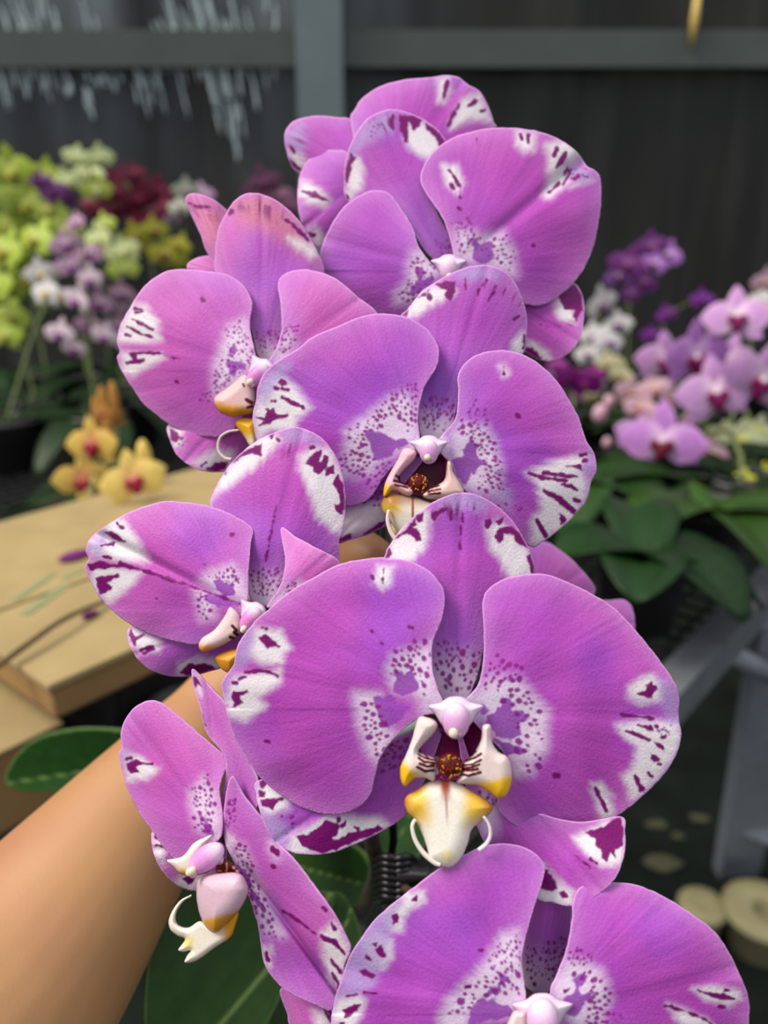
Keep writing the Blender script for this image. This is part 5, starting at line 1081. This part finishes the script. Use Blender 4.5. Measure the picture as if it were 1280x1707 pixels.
leafy('leafy plant under the pink moth orchids', (1040, 890), 0, (190, 250, 310, 0, 90), (30, 54, 20), 55, 0.15)
leafy('leafy plant with upright broad leaf at the right', (1180, 960), 0, (150, 210, 280, 330, 60), (44, 72, 22), 57, 0.16)
leafy('leafy plant near the bench rail behind the largest flower', (1060, 1040), 0, (200, 250, 300, 350, 80), (22, 44, 18), 59, 0.13)
lb_ = on_plane(330, 1300, BZ); lroot = empty('leafy_orchid', lb_); tag(lroot, 'single broad glossy leaf reaching out beside the forearm at the left', 'plant')
mb = MB(); mb.lathe(lb_ + [0, 0, .001], [(0, 0), (0.026, 0), (0.034, 0.056), (0.037, 0.058), (0.037, 0.064), (0.032, 0.064), (0.031, 0.054), (0, 0.054)], 20); mb.build('pot', M_POTDARK, lroot)
leaf_sheet(pts('8,1300 25,1262 60,1232 120,1216 190,1216 260,1226 320,1250 340,1262 300,1290 230,1308 150,1316 80,1320 30,1318'), (335, 1258), (8, 1306), 0.47, 0.50, lroot, (32, 66, 26), sag=0.012, spacing=5)

# ------------------------------------------------------------------ things on the floor
def floor_pot(px, d_top, r, h, label, hole, tilt):
    g = on_plane(*px, 0.0); root = empty('plastic_pot', g); tag(root, label, 'pot')
    prof = [(r * .30 if hole else 0, h * .94), (r * .34, h), (r * .96, h), (r, h * .97), (r, h * .80), (r * .93, h * .78), (r * .78, 0.004), (r * .70, 0.002), (0, 0.002)]
    if hole: prof = [(0, h * .55), (r * .28, h * .55)] + prof
    mb = MB(); mb.lathe(g, prof, 32); mb.build('body', M_POTCREAM, root)
    mb = MB(); mb.lathe(g, [(r * .98, h * .965), (r * 1.05, h * .95), (r * 1.05, h * .84), (r * .98, h * .82)], 32); mb.build('rim', M_POTCREAM, root)
    return root
floor_pot((1262, 1575), 1.4, 0.066, 0.085, 'round cream plastic pot with a dark hole in its top on the dark floor', True, 0)
floor_pot((1162, 1560), 1.4, 0.040, 0.075, 'small cream plastic pot on the floor half hidden by the lowest petal', False, 0)
for i, (x, y, r, lab) in enumerate(((1105, 1440, .045, 'pale dry leaf scrap lying on the dark floor below the bench'), (1095, 1375, .03, 'small pale leaf scrap nearest the large right petal'), (1165, 1365, .026, 'small leaf scrap on the floor left of the grey bench leg'), (1130, 1395, .02, 'tiny leaf scrap between two paler scraps on the floor'))):
    g = on_plane(x, y, 0.004); rr = random.Random(i); n = 14
    v = [g + np.array([r * math.cos(2 * math.pi * k / n) * rr.uniform(.6, 1), .55 * r * math.sin(2 * math.pi * k / n) * rr.uniform(.6, 1), 0.006 * rr.random()]) for k in range(n)]
    V = v + [q - np.array([0, 0, .003]) for q in v]
    o = obj('dry_leaf', np.array(V), [tuple(range(n)), tuple(range(2 * n - 1, n - 1, -1))] + [(k, n + k, n + (k + 1) % n, (k + 1) % n) for k in range(n)], plain('dry_leaf_%d' % i, (66, 66, 46), .9), smooth=False)
    tag(o, lab, 'leaf')

# ------------------------------------------------------------------ the arm of the person holding the spike
def arm():
    m = MB(); pp = lambda x, y, d: P(x, y, d)
    m.tube([pp(-640, 2480, .215), pp(-420, 2140, .245), pp(-190, 1830, .272), pp(-70, 1715, .284), pp(38, 1610, .300), pp(164, 1448, .322), pp(274, 1305, .345), pp(352, 1205, .368), pp(420, 1130, .380), pp(480, 1075, .380)],
           [.052, .053, .050, .0470, .0425, .0345, .0270, .0215, .0200, .0210], 28, None, 5)
    palm = [pp(450, 1100, .382), pp(520, 1040, .374), pp(575, 985, .362)]
    m.tube(palm, [.0200, .0240, .0205], 20, None, 5)
    m.tube([pp(480, 1010, .378), pp(560, 1060, .366)], [.017, .017], 16)
    fings = [([(545, 950, .360), (585, 915, .345), (612, 912, .322), (646, 925, .312), (660, 940, .322)], .0086),
             ([(565, 985, .358), (615, 965, .338), (650, 962, .316), (668, 975, .308), (664, 990, .318)], .0090),
             ([(570, 1020, .358), (620, 1010, .338), (655, 1008, .317), (668, 1020, .308), (662, 1034, .318)], .0087),
             ([(560, 1055, .360), (606, 1056, .342), (642, 1052, .322), (656, 1060, .312), (650, 1072, .320)], .0075),
             ([(500, 1000, .372), (540, 950, .338), (575, 930, .310), (606, 925, .292), (626, 930, .286)], .0098)]
    for q, r in fings:
        m.tube([pp(*a) for a in q], [r * 1.15, r * 1.08, r, r * .95, r * .75], 14, None, 5)
        m.ball(pp(*q[-1]), r * .78, 12)
    o = m.build('person', M_SKIN)
    rm = o.modifiers.new('skin', 'REMESH'); rm.mode = 'VOXEL'; rm.voxel_size = 0.0021; rm.use_smooth_shade = True
    sm = o.modifiers.new('soft', 'SMOOTH'); sm.factor = 0.5; sm.iterations = 8
    tag(o, 'bare forearm of a person reaching from the lower left to hold the orchid spike', 'person')
    return o
def skin_mat():
    m, nt, N, L, b = new_mat('skin')
    tc = N.new('ShaderNodeTexCoord'); nz = N.new('ShaderNodeTexNoise'); nz.inputs['Scale'].default_value = 9; nz.inputs['Detail'].default_value = 3
    L.new(tc.outputs['Object'], nz.inputs['Vector']); r = N.new('ShaderNodeValToRGB')
    r.color_ramp.elements[0].position = .38; r.color_ramp.elements[1].position = .62
    r.color_ramp.elements[0].color = tuple(lin((164, 112, 80))) + (1,); r.color_ramp.elements[1].color = tuple(lin((178, 132, 86))) + (1,)
    L.new(nz.outputs[0], r.inputs[0]); L.new(r.outputs[0], b.inputs['Base Color'])
    b.inputs['Roughness'].default_value = .5; b.inputs['Subsurface Weight'].default_value = .15; b.inputs['Subsurface Radius'].default_value = (.006, .003, .0015); b.inputs['Subsurface Scale'].default_value = 1.0
    n2 = N.new('ShaderNodeTexNoise'); n2.inputs['Scale'].default_value = 900; L.new(tc.outputs['Object'], n2.inputs['Vector'])
    bp = N.new('ShaderNodeBump'); bp.inputs['Strength'].default_value = .12; bp.inputs['Distance'].default_value = .0005
    L.new(n2.outputs[0], bp.inputs['Height']); L.new(bp.outputs[0], b.inputs['Normal'])
    return m
M_SKIN = skin_mat()
arm()
